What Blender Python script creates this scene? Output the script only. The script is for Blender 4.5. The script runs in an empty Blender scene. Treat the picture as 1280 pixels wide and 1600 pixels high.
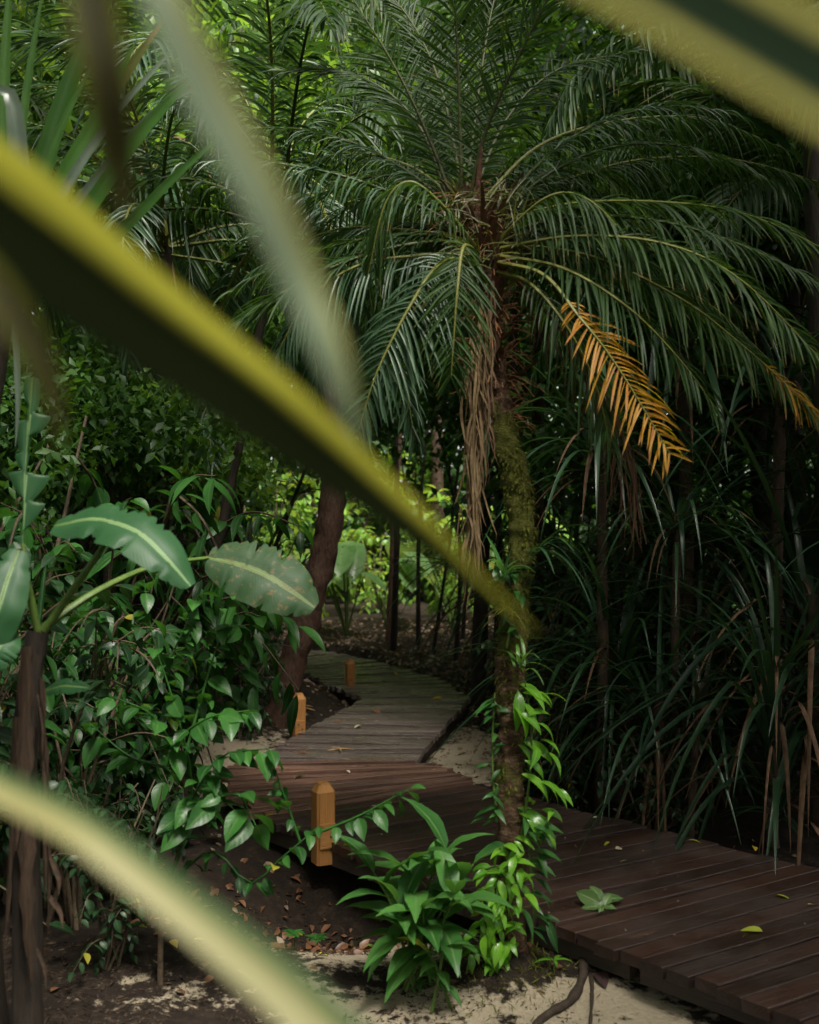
import bpy, math, random
import numpy as np

# ------------------------------------------------------------------ camera, sky, sun, exposure
S = bpy.context.scene
COL = S.collection
rng = np.random.default_rng(7)
random.seed(7)
CAM_H, FPX, CX, HY = 1.6, 1600.0, 640.0, 840.0        # eye height above the deck, focal length / centre / horizon in photo pixels

cam = bpy.data.cameras.new("camera")
cam.sensor_fit = 'VERTICAL'
cam.sensor_height = 36.0
cam.lens = 36.0
cam.shift_y = 0.025
cam.clip_start = 0.05
cam.clip_end = 1500
cam.dof.use_dof = True
cam.dof.focus_distance = 5.5
cam.dof.aperture_fstop = 2.3
cam.dof.aperture_blades = 0
camo = bpy.data.objects.new("camera", cam)
camo.location = (0, 0, CAM_H)
camo.rotation_euler = (math.radians(90), 0, 0)
COL.objects.link(camo)
S.camera = camo

SUN_EL, SUN_AZ = 62.0, 150.0          # azimuth clockwise from +Y: behind the camera, to the right
world = bpy.data.worlds.new("World")
S.world = world
world.use_nodes = True
wn = world.node_tree.nodes
bg = wn["Background"]
sky = wn.new("ShaderNodeTexSky")
sky.sky_type = 'NISHITA'
sky.sun_disc = False
sky.sun_elevation = math.radians(SUN_EL)
sky.sun_rotation = math.radians(SUN_AZ)
sky.air_density = 1.0
sky.dust_density = 3.0
sky.ozone_density = 1.0
hs = wn.new("ShaderNodeHueSaturation")          # thin cloud: the sky is paler than a clear one
hs.inputs['Saturation'].default_value = 0.35
world.node_tree.links.new(sky.outputs[0], hs.inputs['Color'])
wt = wn.new("ShaderNodeMix"); wt.data_type = 'RGBA'; wt.blend_type = 'MULTIPLY'; wt.inputs[0].default_value = 1.0; wt.inputs[7].default_value = (1.0, .98, .86, 1)
world.node_tree.links.new(hs.outputs[0], wt.inputs[6])
world.node_tree.links.new(wt.outputs[2], bg.inputs[0])
bg.inputs[1].default_value = 0.13
sun = bpy.data.lights.new("sun", 'SUN')
sun.energy = 3.2
sun.angle = math.radians(16)
sun.color = (1.0, 0.95, 0.85)
suno = bpy.data.objects.new("sun", sun)
suno.rotation_euler = (math.radians(90 - SUN_EL), 0, math.radians(180 - SUN_AZ))
suno.location = (0, 0, 20)
COL.objects.link(suno)

S.view_settings.view_transform = 'Standard'
S.view_settings.look = 'None'
S.view_settings.exposure = 1.52
S.view_settings.gamma = 1.0
cy = S.cycles
cy.max_bounces = 6
cy.diffuse_bounces = 3
cy.glossy_bounces = 2
cy.transmission_bounces = 4
cy.transparent_max_bounces = 4
cy.use_denoising = True
cy.sample_clamp_indirect = 4.0
cy.caustics_reflective = False
cy.caustics_refractive = False

# ------------------------------------------------------------------ helpers
def P(px, py, Y):
    """world point that stands at photo pixel (px, py) when it is Y metres away"""
    return np.array([(px - CX) / FPX * Y, Y, CAM_H - (py - HY) / FPX * Y])

def PP(lst, Y=None):
    return np.array([P(*p) if len(p) == 3 else P(p[0], p[1], Y) for p in lst])

def nrm(a):
    a = np.asarray(a, float)
    return a / np.maximum(np.linalg.norm(a, axis=-1, keepdims=True), 1e-9)

def smooth(x):
    x = np.clip(x, 0, 1)
    return x * x * (3 - 2 * x)

_K = np.random.default_rng(3).normal(size=(28, 3)); _PH = np.random.default_rng(4).uniform(0, 6.28, 28)
_A = 1 / (0.6 + np.linalg.norm(_K, axis=1)); _A /= _A.sum() ** .5
def noise3(p, f=1.0):
    p = np.asarray(p, float) * f
    return (np.sin(p @ _K.T * 2.0 + _PH) * _A).sum(-1)          # about -1..1

def curve(ctrl, n):
    """Catmull-Rom through the control points, n samples evenly by length"""
    c = np.asarray(ctrl, float)
    c = np.vstack([2 * c[0] - c[1], c, 2 * c[-1] - c[-2]])
    out = []
    for i in range(1, len(c) - 2):
        t = np.linspace(0, 1, 16, endpoint=False)[:, None]
        p0, p1, p2, p3 = c[i - 1], c[i], c[i + 1], c[i + 2]
        out.append(.5 * ((2 * p1) + (-p0 + p2) * t + (2 * p0 - 5 * p1 + 4 * p2 - p3) * t * t + (-p0 + 3 * p1 - 3 * p2 + p3) * t ** 3))
    out = np.vstack(out + [c[-2][None]])
    d = np.r_[0, np.cumsum(np.linalg.norm(np.diff(out, axis=0), axis=1))]
    s = np.linspace(0, d[-1], n)
    return np.stack([np.interp(s, d, out[:, k]) for k in range(out.shape[1])], 1)

def tang(p):
    return nrm(np.gradient(p, axis=0))

def gridf(nr, nc, off=0):
    i = np.arange(nr - 1)[:, None] * nc + np.arange(nc - 1)[None]
    return np.stack([i, i + 1, i + nc + 1, i + nc], -1).reshape(-1, 4) + off

class MB:
    """collects quads with a per-vertex attribute lf = (across, along, tint)"""
    def __init__(s):
        s.v, s.f, s.a, s.n = [], [], [], 0
    def add(s, V, F, A):
        V = np.asarray(V, float).reshape(-1, 3)
        s.v.append(V); s.f.append(np.asarray(F) + s.n); s.a.append(np.asarray(A, float).reshape(-1, 3)); s.n += len(V)
    def build(s, name, mat, parent=None, origin=None, smooth_=True):
        V = np.vstack(s.v); F = np.vstack(s.f); A = np.vstack(s.a)
        if origin is not None: V = V - np.asarray(origin, float)
        me = bpy.data.meshes.new(name)
        me.vertices.add(len(V)); me.vertices.foreach_set("co", V.astype(np.float32).ravel())
        me.loops.add(F.size); me.loops.foreach_set("vertex_index", F.astype(np.int32).ravel())
        me.polygons.add(len(F)); me.polygons.foreach_set("loop_start", np.arange(0, F.size, 4, dtype=np.int32))
        at = me.attributes.new("lf", 'FLOAT_VECTOR', 'POINT'); at.data.foreach_set("vector", A.astype(np.float32).ravel())
        me.update(calc_edges=True); me.validate()
        me.polygons.foreach_set("use_smooth", np.full(len(me.polygons), smooth_, dtype=bool))
        me.materials.append(mat)
        o = bpy.data.objects.new(name, me); COL.objects.link(o)
        if parent is not None: o.parent = parent
        return o

def tag(o, label=None, cat=None, group=None, kind=None):
    if label: o['label'] = label
    if cat: o['category'] = cat
    if group: o['group'] = group
    if kind: o['kind'] = kind
    return o

def thing(name, label, cat, loc, group=None):
    o = bpy.data.objects.new(name, None); COL.objects.link(o)
    o.empty_display_size = .1
    o.location = tuple(float(x) for x in loc)
    return tag(o, label, cat, group)

def dup(root, loc, rotz, scale, label, group=None):
    def cp(o, par):
        c = o.copy(); COL.objects.link(c)
        if par is not None: c.parent = par
        for ch in kids.get(o.name, []): cp(ch, c)
        return c
    kids = {}
    def walk(o):
        kids[o.name] = list(o.children)
        for ch in o.children: walk(ch)
    walk(root)
    r = cp(root, None)
    r.location = tuple(float(x) for x in loc); r.rotation_euler = (0, 0, rotz); r.scale = (scale,) * 3
    r['label'] = label
    if group: r['group'] = group
    return r

# -------- shape builders
def tube(mb, pts, rad, ns=8, tint=.5, bump=0.0, bf=20.0):
    pts = np.asarray(pts, float); n = len(pts)
    T = tang(pts); ref = np.array([0, 1, 0.0]) if abs(T[0][2]) > .7 else np.array([0, 0, 1.0])
    A = nrm(np.cross(T, ref)); B = np.cross(T, A)
    r = np.broadcast_to(np.asarray(rad, float), (n,)) if np.ndim(rad) else np.full(n, rad)
    th = np.linspace(0, 2 * np.pi, ns + 1)
    dirs = A[:, None] * np.cos(th)[None, :, None] + B[:, None] * np.sin(th)[None, :, None]
    V = pts[:, None] + dirs * r[:, None, None]
    if bump:
        nz = noise3(V, bf); V = V + dirs * (nz * bump)[..., None]; V[:, -1] = V[:, 0]
    d = np.r_[0, np.cumsum(np.linalg.norm(np.diff(pts, axis=0), axis=1))]
    At = np.zeros((n, ns + 1, 3)); At[..., 0] = th / 6.283; At[..., 1] = d[:, None]; At[..., 2] = tint if np.ndim(tint) == 0 else np.asarray(tint)[:, None]
    mb.add(V, gridf(n, ns + 1), At)
    return V

def strip(mb, pts, w, nrmv, fold=.2, tint=.5, u0=-1.0, u1=1.0, nc=3, wave=0.0):
    """long leaf blade along pts; w half-widths; nrmv rough face normal"""
    pts = np.asarray(pts, float); n = len(pts); T = tang(pts)
    N = np.broadcast_to(np.asarray(nrmv, float), (n, 3)); X = nrm(np.cross(T, N)); N = nrm(np.cross(X, T))
    u = np.linspace(-1, 1, nc); w = np.asarray(w)
    ph = random.uniform(0, 6)
    wv = wave * np.sin(np.linspace(0, 14, n) + ph)[:, None] * (np.abs(u) ** 2)[None]
    V = pts[:, None] + X[:, None] * (u[None, :, None] * w[:, None, None] * math.cos(fold)) + N[:, None] * ((np.abs(u)[None] * w[:, None] * math.sin(fold) + wv * w[:, None])[..., None])
    A = np.zeros((n, nc, 3)); A[..., 0] = np.linspace(u0, u1, nc)[None]; A[..., 1] = np.linspace(0, 1, n)[:, None]; A[..., 2] = tint
    mb.add(V, gridf(n, nc), A)

def wprof(n, w, base=.6, tip=2.2):
    v = np.linspace(0, 1, n)
    return w * np.maximum((base + (1 - base) * smooth(v * 4)) * (1 - v ** tip) ** .9, .03)

def blade_pts(o, az, el, L, droop, n=9, kink=0):
    """blade that starts at elevation el towards azimuth az and bends down under its weight"""
    d = np.array([math.cos(az) * math.cos(el), math.sin(az) * math.cos(el), math.sin(el)]); p = np.array(o, float); out = [p]
    for i in range(n - 1):
        p = p + d * L / (n - 1); out.append(p)
        g = droop / (n - 1) * (1 + (3.5 if kink and i == kink else 0))
        d = nrm(d + np.array([0, 0, -g]) * (1 - 0.55 * max(0, -d[2])))
    return np.array(out)

def leaf_t(n=4, w=.45, prof='ovate', fold=.25, curl=.35, wave=0.0, nc=3):
    v = np.linspace(0, 1, n + 1)
    if prof == 'ovate': h = np.sin(np.pi * np.clip(v, 0, 1) ** .75) ** .85
    elif prof == 'lance': h = np.sin(np.pi * v ** .8)
    elif prof == 'heart': h = np.sqrt(np.clip(1 - (2 * (v ** .62) - 1) ** 2, 0, 1))
    else: h = np.sin(np.pi * v)
    h = np.maximum(h, .02) * w / 2
    u = np.linspace(-1, 1, nc)
    th = curl * v
    y = np.cumsum(np.r_[0, np.cos(th[1:]) / n]); z = -np.cumsum(np.r_[0, np.sin(th[1:]) / n])
    V = np.zeros((n + 1, nc, 3))
    V[..., 0] = u[None] * h[:, None] * math.cos(fold)
    V[..., 1] = y[:, None]
    V[..., 2] = z[:, None] + np.abs(u)[None] * h[:, None] * math.sin(fold) + wave * np.sin(v * 17)[:, None] * np.abs(u)[None]
    A = np.zeros((n + 1, nc, 3)); A[..., 0] = u[None]; A[..., 1] = v[:, None]
    return V.reshape(-1, 3), gridf(n + 1, nc), A.reshape(-1, 3)

def scatter(mb, tm, pos, d, up, size, tint):
    V0, F0, A0 = tm
    pos = np.atleast_2d(pos); N = len(pos)
    if N == 0: return
    y = nrm(np.broadcast_to(d, (N, 3))); up = np.broadcast_to(up, (N, 3))
    x = nrm(np.cross(y, up) + 1e-6); z = np.cross(x, y)
    size = np.broadcast_to(size, (N,)); tint = np.broadcast_to(tint, (N,))
    V = pos[:, None] + size[:, None, None] * (x[:, None] * V0[None, :, :1] + y[:, None] * V0[None, :, 1:2] + z[:, None] * V0[None, :, 2:])
    F = (F0[None] + (np.arange(N) * len(V0))[:, None, None]).reshape(-1, 4)
    A = np.broadcast_to(A0, (N,) + A0.shape).copy(); A[..., 2] = tint[:, None]
    mb.add(V, F, A)

def rdir(n, zs=1.0, zo=0.0):
    a = rng.normal(size=(n, 3)); a = nrm(a); a[:, 2] = a[:, 2] * zs + zo
    return nrm(a)

UP = np.array([0, 0, 1.0])
OV = leaf_t(5, .5, 'ovate', .22, .6)
OVW = leaf_t(6, .55, 'ovate', .25, .7, .012, 5)
LAN = leaf_t(6, .26, 'lance', .3, .9)
LANW = leaf_t(8, .34, 'lance', .28, 1.0, .012, 5)
HRT = leaf_t(6, .6, 'heart', .2, .5, .015, 5)
LOW = leaf_t(2, .5, 'ovate', .2, .5)
LOWL = leaf_t(2, .28, 'lance', .2, .7)

def leafy_branch(mS, mL, pts, r0, n, L, tm=OV, droop=.35, start=.15, out=1.0, tints=(0, 1), r1=.35):
    pts = curve(pts, 14)
    tube(mS, pts, np.linspace(r0, r0 * r1, 14), 5, rng.uniform(0, .8))
    t = np.linspace(start, 1, n) + rng.uniform(-.02, .02, n); t = np.clip(t, 0, 1); idx = t * 13
    i0 = np.clip(idx.astype(int), 0, 12); f = (idx - i0)[:, None]
    pos = pts[i0] * (1 - f) + pts[i0 + 1] * f; T = tang(pts)[i0]
    sd = nrm(np.cross(T, UP) + 1e-4); k = np.where(np.arange(n) % 2 == 0, 1, -1)[:, None]
    d = nrm(T * rng.uniform(.2, .9, (n, 1)) + k * sd * out + rng.normal(0, .35, (n, 3)) + np.array([0, 0, -1]) * droop * rng.uniform(.3, 1.6, (n, 1)))
    up = UP + rng.normal(0, .35, (n, 3))
    sz = L * rng.uniform(.65, 1.2, n)
    pet = pos + d * (L * .12)
    scatter(mL, tm, pet, d, up, sz, rng.uniform(*tints, n))

def frond_mesh(mL, mR, ctrl, up, Lm=.26, spacing=.02, wl=.006, droop=.35, t0=.12, r0=.011, vee=.25, lead=.75, tint=(.2, .9), nseg=5, ragged=.12, tipfrac=.45):
    """pinnate palm leaf: rachis along ctrl, leaflets on both sides"""
    ctrl = np.asarray(ctrl, float)
    n = 44; rp = curve(ctrl, n); T = tang(rp)
    tot = np.linalg.norm(np.diff(rp, axis=0), axis=1).sum()
    up = np.broadcast_to(np.asarray(up, float), (n, 3)); Sd = nrm(np.cross(T, up)); Nn = np.cross(Sd, T)
    tube(mR, rp, np.linspace(r0, r0 * .18, n), 5, .5)
    k = max(int(tot * (1 - t0) / spacing), 6); t = np.linspace(t0, 1, k)
    for sgn in (-1, 1):
        tt = np.clip(t + rng.uniform(-.3, .3, k) * (1 - t0) / k, 0, 1); idx = tt * (n - 1); i0 = np.clip(idx.astype(int), 0, n - 2); f = (idx - i0)[:, None]
        O = rp[i0] * (1 - f) + rp[i0 + 1] * f; Tt = T[i0]; s = Sd[i0] * sgn; N = Nn[i0]
        q = (tt - t0) / (1 - t0)
        prof = (.45 + .55 * smooth(q * 3.5)) * (1 - (1 - tipfrac) * smooth((q - .45) / .55))
        L = Lm * prof * rng.uniform(1 - ragged, 1 + ragged, k)
        a = (lead * (.75 + .7 * q))[:, None]
        D = nrm(s * np.cos(a) + Tt * np.sin(a) + N * vee * rng.uniform(.5, 1.4, (k, 1)) + rng.normal(0, .12, (k, 3)))
        sj = np.linspace(0, 1, nseg + 1)[None, :, None]
        dr = droop * rng.uniform(.6, 1.4, (k, 1, 1))
        C = O[:, None] + D[:, None] * L[:, None, None] * sj * (1 - .25 * dr * sj) - UP * (dr * L[:, None, None] * sj ** 2)
        W = nrm(np.cross(D, N)); Wz = np.cross(W, D)
        w = wl * np.maximum(np.sin(np.pi * (sj[0, :, 0] * .92 + .08)) ** .6, .08)
        tw = rng.normal(0, .45, k)
        X = W * np.cos(tw)[:, None] + Wz * np.sin(tw)[:, None]; Z = np.cross(X, D)
        u = np.array([-1, 0, 1.0])
        V = C[:, :, None] + X[:, None, None] * (u[None, None, :, None] * w[None, :, None, None]) + Z[:, None, None] * ((np.abs(u)[None, None, :, None] - .5) * w[None, :, None, None] * .6)
        A = np.zeros(V.shape); A[..., 0] = u; A[..., 1] = sj[0, :, 0][None, :, None]
        A[..., 2] = (rng.uniform(*tint, k))[:, None, None]
        F = (gridf(nseg + 1, 3)[None] + (np.arange(k) * (nseg + 1) * 3)[:, None, None]).reshape(-1, 4)
        mL.add(V, F, A)

def box(mb, c, sx, sy, sz, rot=0, tint=.5, ch=.0):
    x, y, z = sx / 2, sy / 2, sz / 2
    V = np.array([[-x, -y, -z], [x, -y, -z], [x, y, -z], [-x, y, -z], [-x, -y, z], [x, -y, z], [x, y, z], [-x, y, z]])
    R = np.array([[math.cos(rot), -math.sin(rot), 0], [math.sin(rot), math.cos(rot), 0], [0, 0, 1]])
    A = np.stack([V[:, 0], V[:, 2], np.full(8, tint)], 1)
    mb.add(V @ R.T + np.asarray(c), [[0, 3, 2, 1], [4, 5, 6, 7], [0, 1, 5, 4], [1, 2, 6, 5], [2, 3, 7, 6], [3, 0, 4, 7]], A)

# ------------------------------------------------------------------ materials
class NT:
    def __init__(s, name):
        s.m = bpy.data.materials.new(name); s.m.use_nodes = True; s.t = s.m.node_tree; s.t.nodes.clear()
        s.out = s.n("ShaderNodeOutputMaterial")
    def n(s, ty, **kw):
        x = s.t.nodes.new(ty)
        for k, v in kw.items(): setattr(x, k, v)
        return x
    def l(s, a, b): s.t.links.new(a, b)
    def val(s, sock, v):
        if hasattr(v, 'is_output'): s.l(v, sock)
        else: sock.default_value = v
    def math(s, op, a, b=None, c=None, clamp=False):
        x = s.n("ShaderNodeMath", operation=op, use_clamp=clamp)
        s.val(x.inputs[0], a)
        if b is not None: s.val(x.inputs[1], b)
        if c is not None: s.val(x.inputs[2], c)
        return x.outputs[0]
    def mix(s, f, a, b):
        x = s.n("ShaderNodeMix", data_type='RGBA'); s.val(x.inputs[0], f)
        for i, v in ((6, a), (7, b)):
            s.val(x.inputs[i], v if hasattr(v, 'is_output') else (*v[:3], 1))
        return x.outputs[2]
    def ramp(s, f, stops, interp='LINEAR'):
        x = s.n("ShaderNodeValToRGB"); x.color_ramp.interpolation = interp
        e = x.color_ramp.elements
        while len(e) < len(stops): e.new(.5)
        for q, (p, c) in zip(e, stops): q.position = p; q.color = (*c, 1) if len(c) == 3 else c
        s.l(f, x.inputs[0]); return x.outputs[0]
    def noise(s, vec, scale, det=4, rough=.55):
        x = s.n("ShaderNodeTexNoise"); x.inputs['Scale'].default_value = scale; x.inputs['Detail'].default_value = det; x.inputs['Roughness'].default_value = rough
        if vec is not None: s.l(vec, x.inputs['Vector'])
        return x.outputs[0]
    def lf(s):
        a = s.n("ShaderNodeAttribute", attribute_name="lf"); sp = s.n("ShaderNodeSeparateXYZ"); s.l(a.outputs['Vector'], sp.inputs[0])
        return sp.outputs[0], sp.outputs[1], sp.outputs[2], a.outputs['Vector']
    def bsdf(s, col, rough, spec=.5):
        p = s.n("ShaderNodeBsdfPrincipled"); s.val(p.inputs['Base Color'], col if hasattr(col, 'is_output') else (*col, 1)); s.val(p.inputs['Roughness'], rough)
        p.inputs['Specular IOR Level'].default_value = spec
        return p
    def bump(s, h, strength, dist=.01):
        b = s.n("ShaderNodeBump"); b.inputs['Strength'].default_value = strength; b.inputs['Distance'].default_value = dist; s.l(h, b.inputs['Height']); return b.outputs[0]

def leaf_mat(name, c0, c1, rough=.38, trans=.28, rib=None, tip=None, veins=0, spots=None, spec=.5, aged=0):
    t = NT(name); u, v, ti, vec = t.lf()
    geo = t.n("ShaderNodeNewGeometry")
    nz = t.noise(geo.outputs['Position'], 9, 3)
    f = t.math('ADD', t.math('MULTIPLY', ti, .75), t.math('MULTIPLY', t.math('SUBTRACT', nz, .5), .8), clamp=True)
    col = t.mix(f, c0, c1)
    au = t.math('ABSOLUTE', u)
    if rib: col = t.mix(t.math('MULTIPLY', t.math('LESS_THAN', au, .09), .8), col, rib)
    if spots:
        sn = t.noise(geo.outputs['Position'], 38, 3, .6); col = t.mix(t.math('MULTIPLY', t.math('SUBTRACT', sn, .57), 9, clamp=True), col, spots)
    if tip:
        g = t.math('ADD', v, t.math('MULTIPLY', t.math('SUBTRACT', nz, .5), .35)); col = t.mix(t.math('MULTIPLY', t.math('SUBTRACT', g, .86), 8, clamp=True), col, tip)
    if aged: col = t.mix(t.math('GREATER_THAN', ti, 1 - aged), col, (.26, .24, .03))
    p = t.bsdf(col, t.math('ADD', rough, t.math('MULTIPLY', t.math('SUBTRACT', nz, .5), .25)), spec)
    if veins:
        w = t.math('SINE', t.math('MULTIPLY', t.math('SUBTRACT', v, t.math('MULTIPLY', au, .22)), veins * 6.283))
        t.l(t.bump(w, .05, .004), p.inputs['Normal'])
    tr = t.n("ShaderNodeBsdfTranslucent")
    t.l(t.mix(.5, col, (min(c1[0] * 2.2, .8), min(c1[1] * 2.0, .8), c1[2] * .6)), tr.inputs['Color'])
    mx = t.n("ShaderNodeMixShader"); mx.inputs[0].default_value = trans
    t.l(p.outputs[0], mx.inputs[1]); t.l(tr.outputs[0], mx.inputs[2]); t.l(mx.outputs[0], t.out.inputs[0])
    return t.m

def simple_mat(name, c0, c1, rough=.7, scale=30, bump=.5, use_attr=True, spec=.3, stretch=None):
    t = NT(name); u, v, ti, vec = t.lf(); geo = t.n("ShaderNodeNewGeometry"); pos = geo.outputs['Position']
    if stretch:
        mp = t.n("ShaderNodeMapping"); mp.inputs['Scale'].default_value = stretch; t.l(pos, mp.inputs[0]); pos = mp.outputs[0]
    nz = t.noise(pos, scale, 5, .65)
    f = t.math('MULTIPLY', t.math('SUBTRACT', nz, .32), 2.6, clamp=True)
    if use_attr: f = t.math('ADD', t.math('MULTIPLY', f, .65), t.math('MULTIPLY', ti, .35))
    p = t.bsdf(t.mix(f, c0, c1), rough, spec)
    t.l(t.bump(nz, bump, .012), p.inputs['Normal']); t.l(p.outputs[0], t.out.inputs[0])
    return t.m

def wood_mat(name, stops, rough0=.35, rough1=.75, moss=None, worn=None):
    t = NT(name); u, v, ti, vec = t.lf(); geo = t.n("ShaderNodeNewGeometry")
    cb = t.n("ShaderNodeCombineXYZ"); t.l(t.math('MULTIPLY', u, 1.6), cb.inputs[0]); t.l(t.math('MULTIPLY', v, 34), cb.inputs[1]); t.l(t.math('MULTIPLY', ti, 57), cb.inputs[2])
    gr = t.noise(cb.outputs[0], 3.2, 8, .68)
    big = t.noise(geo.outputs['Position'], 1.3, 5, .6)
    f = t.math('ADD', t.math('MULTIPLY', gr, .62), t.math('ADD', t.math('MULTIPLY', ti, .16), t.math('MULTIPLY', big, .25)), clamp=True)
    col = t.ramp(f, stops)
    if worn:
        cb2 = t.n("ShaderNodeCombineXYZ"); t.l(t.math('MULTIPLY', u, 2.2), cb2.inputs[0]); t.l(t.math('MULTIPLY', v, 12), cb2.inputs[1]); t.l(t.math('MULTIPLY', ti, 91), cb2.inputs[2])
        wn_ = t.noise(cb2.outputs[0], 1.1, 6, .62); col = t.mix(t.math('MULTIPLY', t.math('SUBTRACT', t.math('ADD', wn_, t.math('SUBTRACT', .05, t.math('MULTIPLY', u, .12))), .68), 7, clamp=True), col, worn)
    if moss:
        mn = t.noise(geo.outputs['Position'], 5, 6, .65); col = t.mix(t.math('MULTIPLY', t.math('SUBTRACT', mn, .58), 6, clamp=True), col, moss)
    wet = t.noise(geo.outputs['Position'], 2.4, 4, .6)
    r = t.n("ShaderNodeMapRange"); r.inputs[1].default_value = .38; r.inputs[2].default_value = .62; r.inputs[3].default_value = rough0; r.inputs[4].default_value = rough1; t.l(wet, r.inputs[0])
    p = t.bsdf(col, r.outputs[0], .5)
    t.l(t.bump(t.math('ADD', gr, t.math('MULTIPLY', big, .4)), .55, .012), p.inputs['Normal']); t.l(p.outputs[0], t.out.inputs[0])
    return t.m

M = {}
M['palm'] = leaf_mat('palm_leaf_green', (.014, .040, .007), (.05, .11, .02), .5, .35, spec=.28, tip=(.16, .12, .03))
M['palm_blue'] = leaf_mat('palm_leaf_blue_green', (.016, .046, .02), (.06, .12, .055), .4, .25, spec=.4)
M['palm_dark'] = leaf_mat('palm_leaf_dark', (.008, .026, .006), (.034, .08, .016), .5, .32, spec=.28)
M['palm_orange'] = leaf_mat('palm_leaf_orange', (.34, .11, .007), (.66, .36, .025), .5, .45, tip=(.22, .09, .02))
M['palm_olive'] = leaf_mat('palm_leaf_olive', (.06, .075, .015), (.16, .17, .035), .4, .3, tip=(.35, .16, .02))
M['rachis'] = simple_mat('rachis_yellow_green', (.09, .10, .02), (.2, .2, .05), .45, 60, .2)
M['rachis_dark'] = simple_mat('rachis_dark', (.03, .04, .012), (.08, .08, .025), .5, 60, .2)
M['rachis_orange'] = simple_mat('rachis_orange', (.28, .2, .03), (.4, .26, .05), .5, 60, .2)
M['dead'] = simple_mat('dead_leaf_brown', (.05, .032, .016), (.22, .15, .075), .7, 18, .4, spec=.2)
M['dead_dark'] = simple_mat('dead_leaf_dark_brown', (.05, .028, .018), (.16, .09, .05), .7, 18, .4, spec=.2)
M['straw'] = simple_mat('dead_leaf_straw', (.22, .13, .05), (.48, .31, .13), .6, 18, .3, spec=.25)
M['shrub'] = leaf_mat('shrub_leaf', (.010, .045, .010), (.045, .155, .026), .4, .28, rib=(.06, .14, .035), veins=7, aged=.007, spec=.3)
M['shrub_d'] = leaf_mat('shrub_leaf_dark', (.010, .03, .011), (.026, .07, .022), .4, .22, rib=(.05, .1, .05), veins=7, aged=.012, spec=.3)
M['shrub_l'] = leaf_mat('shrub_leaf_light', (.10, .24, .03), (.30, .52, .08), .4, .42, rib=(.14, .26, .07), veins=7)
M['vine'] = leaf_mat('vine_leaf_bright', (.06, .20, .012), (.19, .42, .03), .3, .35, rib=(.2, .36, .08), veins=6, aged=.012)
M['ginger'] = leaf_mat('ginger_leaf', (.028, .10, .022), (.09, .24, .05), .34, .28, rib=(.12, .22, .07), veins=12, aged=.012)
M['banana'] = leaf_mat('banana_leaf', (.012, .055, .018), (.04, .12, .042), .5, .25, rib=(.2, .31, .14), veins=34, spec=.3)
M['banana_old'] = leaf_mat('old_banana_leaf', (.012, .04, .012), (.035, .075, .026), .6, .2, spec=.3, rib=(.12, .16, .06), veins=34, spots=(.10, .08, .03))
M['strap'] = leaf_mat('strap_leaf', (.015, .045, .02), (.045, .11, .045), .32, .28)
M['sword'] = leaf_mat('sword_leaf', (.03, .09, .015), (.08, .20, .035), .36, .4)
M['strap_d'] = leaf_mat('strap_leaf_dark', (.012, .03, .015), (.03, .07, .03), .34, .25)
M['strap_b'] = leaf_mat('strap_leaf_bright', (.05, .13, .025), (.13, .27, .05), .34, .35)
M['grey_strap'] = leaf_mat('strap_leaf_grey', (.06, .085, .06), (.17, .22, .17), .3, .2)
M['forest'] = leaf_mat('forest_leaf', (.012, .038, .008), (.055, .14, .022), .5, .32, spec=.3)
M['forest_b'] = leaf_mat('forest_leaf_bright', (.06, .15, .02), (.2, .36, .06), .42, .4)
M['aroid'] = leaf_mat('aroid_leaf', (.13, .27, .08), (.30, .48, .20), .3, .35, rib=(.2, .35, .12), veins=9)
M['brom'] = leaf_mat('bromeliad_leaf', (.03, .04, .025), (.07, .05, .04), .32, .15)
M['twig'] = simple_mat('twig_bark', (.03, .022, .015), (.12, .085, .05), .75, 60, .4)
M['green_stem'] = simple_mat('green_stem', (.04, .08, .015), (.11, .17, .035), .45, 30, .2)
M['bark'] = simple_mat('dark_bark', (.025, .016, .011), (.13, .08, .055), .8, 14, 1.0, stretch=(3, 3, 1))
M['bark_dark'] = simple_mat('banana_stem_skin', (.010, .0075, .0055), (.04, .027, .018), .75, 12, .8, stretch=(4, 4, .6))
M['sheath'] = simple_mat('dry_sheath_skin', (.012, .008, .0055), (.06, .037, .023), .75, 16, .8, spec=.15, stretch=(5, 5, .5))
M['bark_red'] = simple_mat('red_brown_bark', (.018, .009, .007), (.17, .095, .065), .75, 16, 1.0, stretch=(3, 3, 1))
M['bark_orange'] = simple_mat('orange_bark', (.12, .05, .02), (.34, .17, .07), .7, 16, .8, stretch=(3, 3, 1))
M['fibre'] = simple_mat('palm_fibre', (.05, .02, .01), (.34, .15, .06), .8, 34, 1.0, stretch=(2, 2, 1))
M['boot'] = simple_mat('palm_boot', (.05, .022, .018), (.2, .09, .06), .6, 24, .8)
M['moss'] = leaf_mat('moss', (.035, .04, .008), (.15, .16, .025), .8, .2, spec=.1)
M['deck_dark'] = wood_mat('deck_wood_dark', [(.3, (.005, .0024, .0017)), (.48, (.026, .0115, .008)), (.72, (.056, .026, .0175)), (1.0, (.12, .06, .04))], .36, .72, worn=(.26, .12, .045))
M['deck_red'] = wood_mat('deck_wood_red', [(.3, (.035, .018, .014)), (.55, (.12, .06, .04)), (.85, (.22, .12, .08))], .35, .65)
M['deck_grey'] = wood_mat('deck_wood_grey', [(.3, (.03, .022, .018)), (.52, (.115, .088, .078)), (.85, (.28, .23, .21))], .18, .5)
M['beam'] = wood_mat('beam_wood', [(.3, (.02, .014, .011)), (.55, (.05, .035, .027)), (.85, (.09, .065, .05))], .6, .85, moss=(.03, .035, .014))
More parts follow.
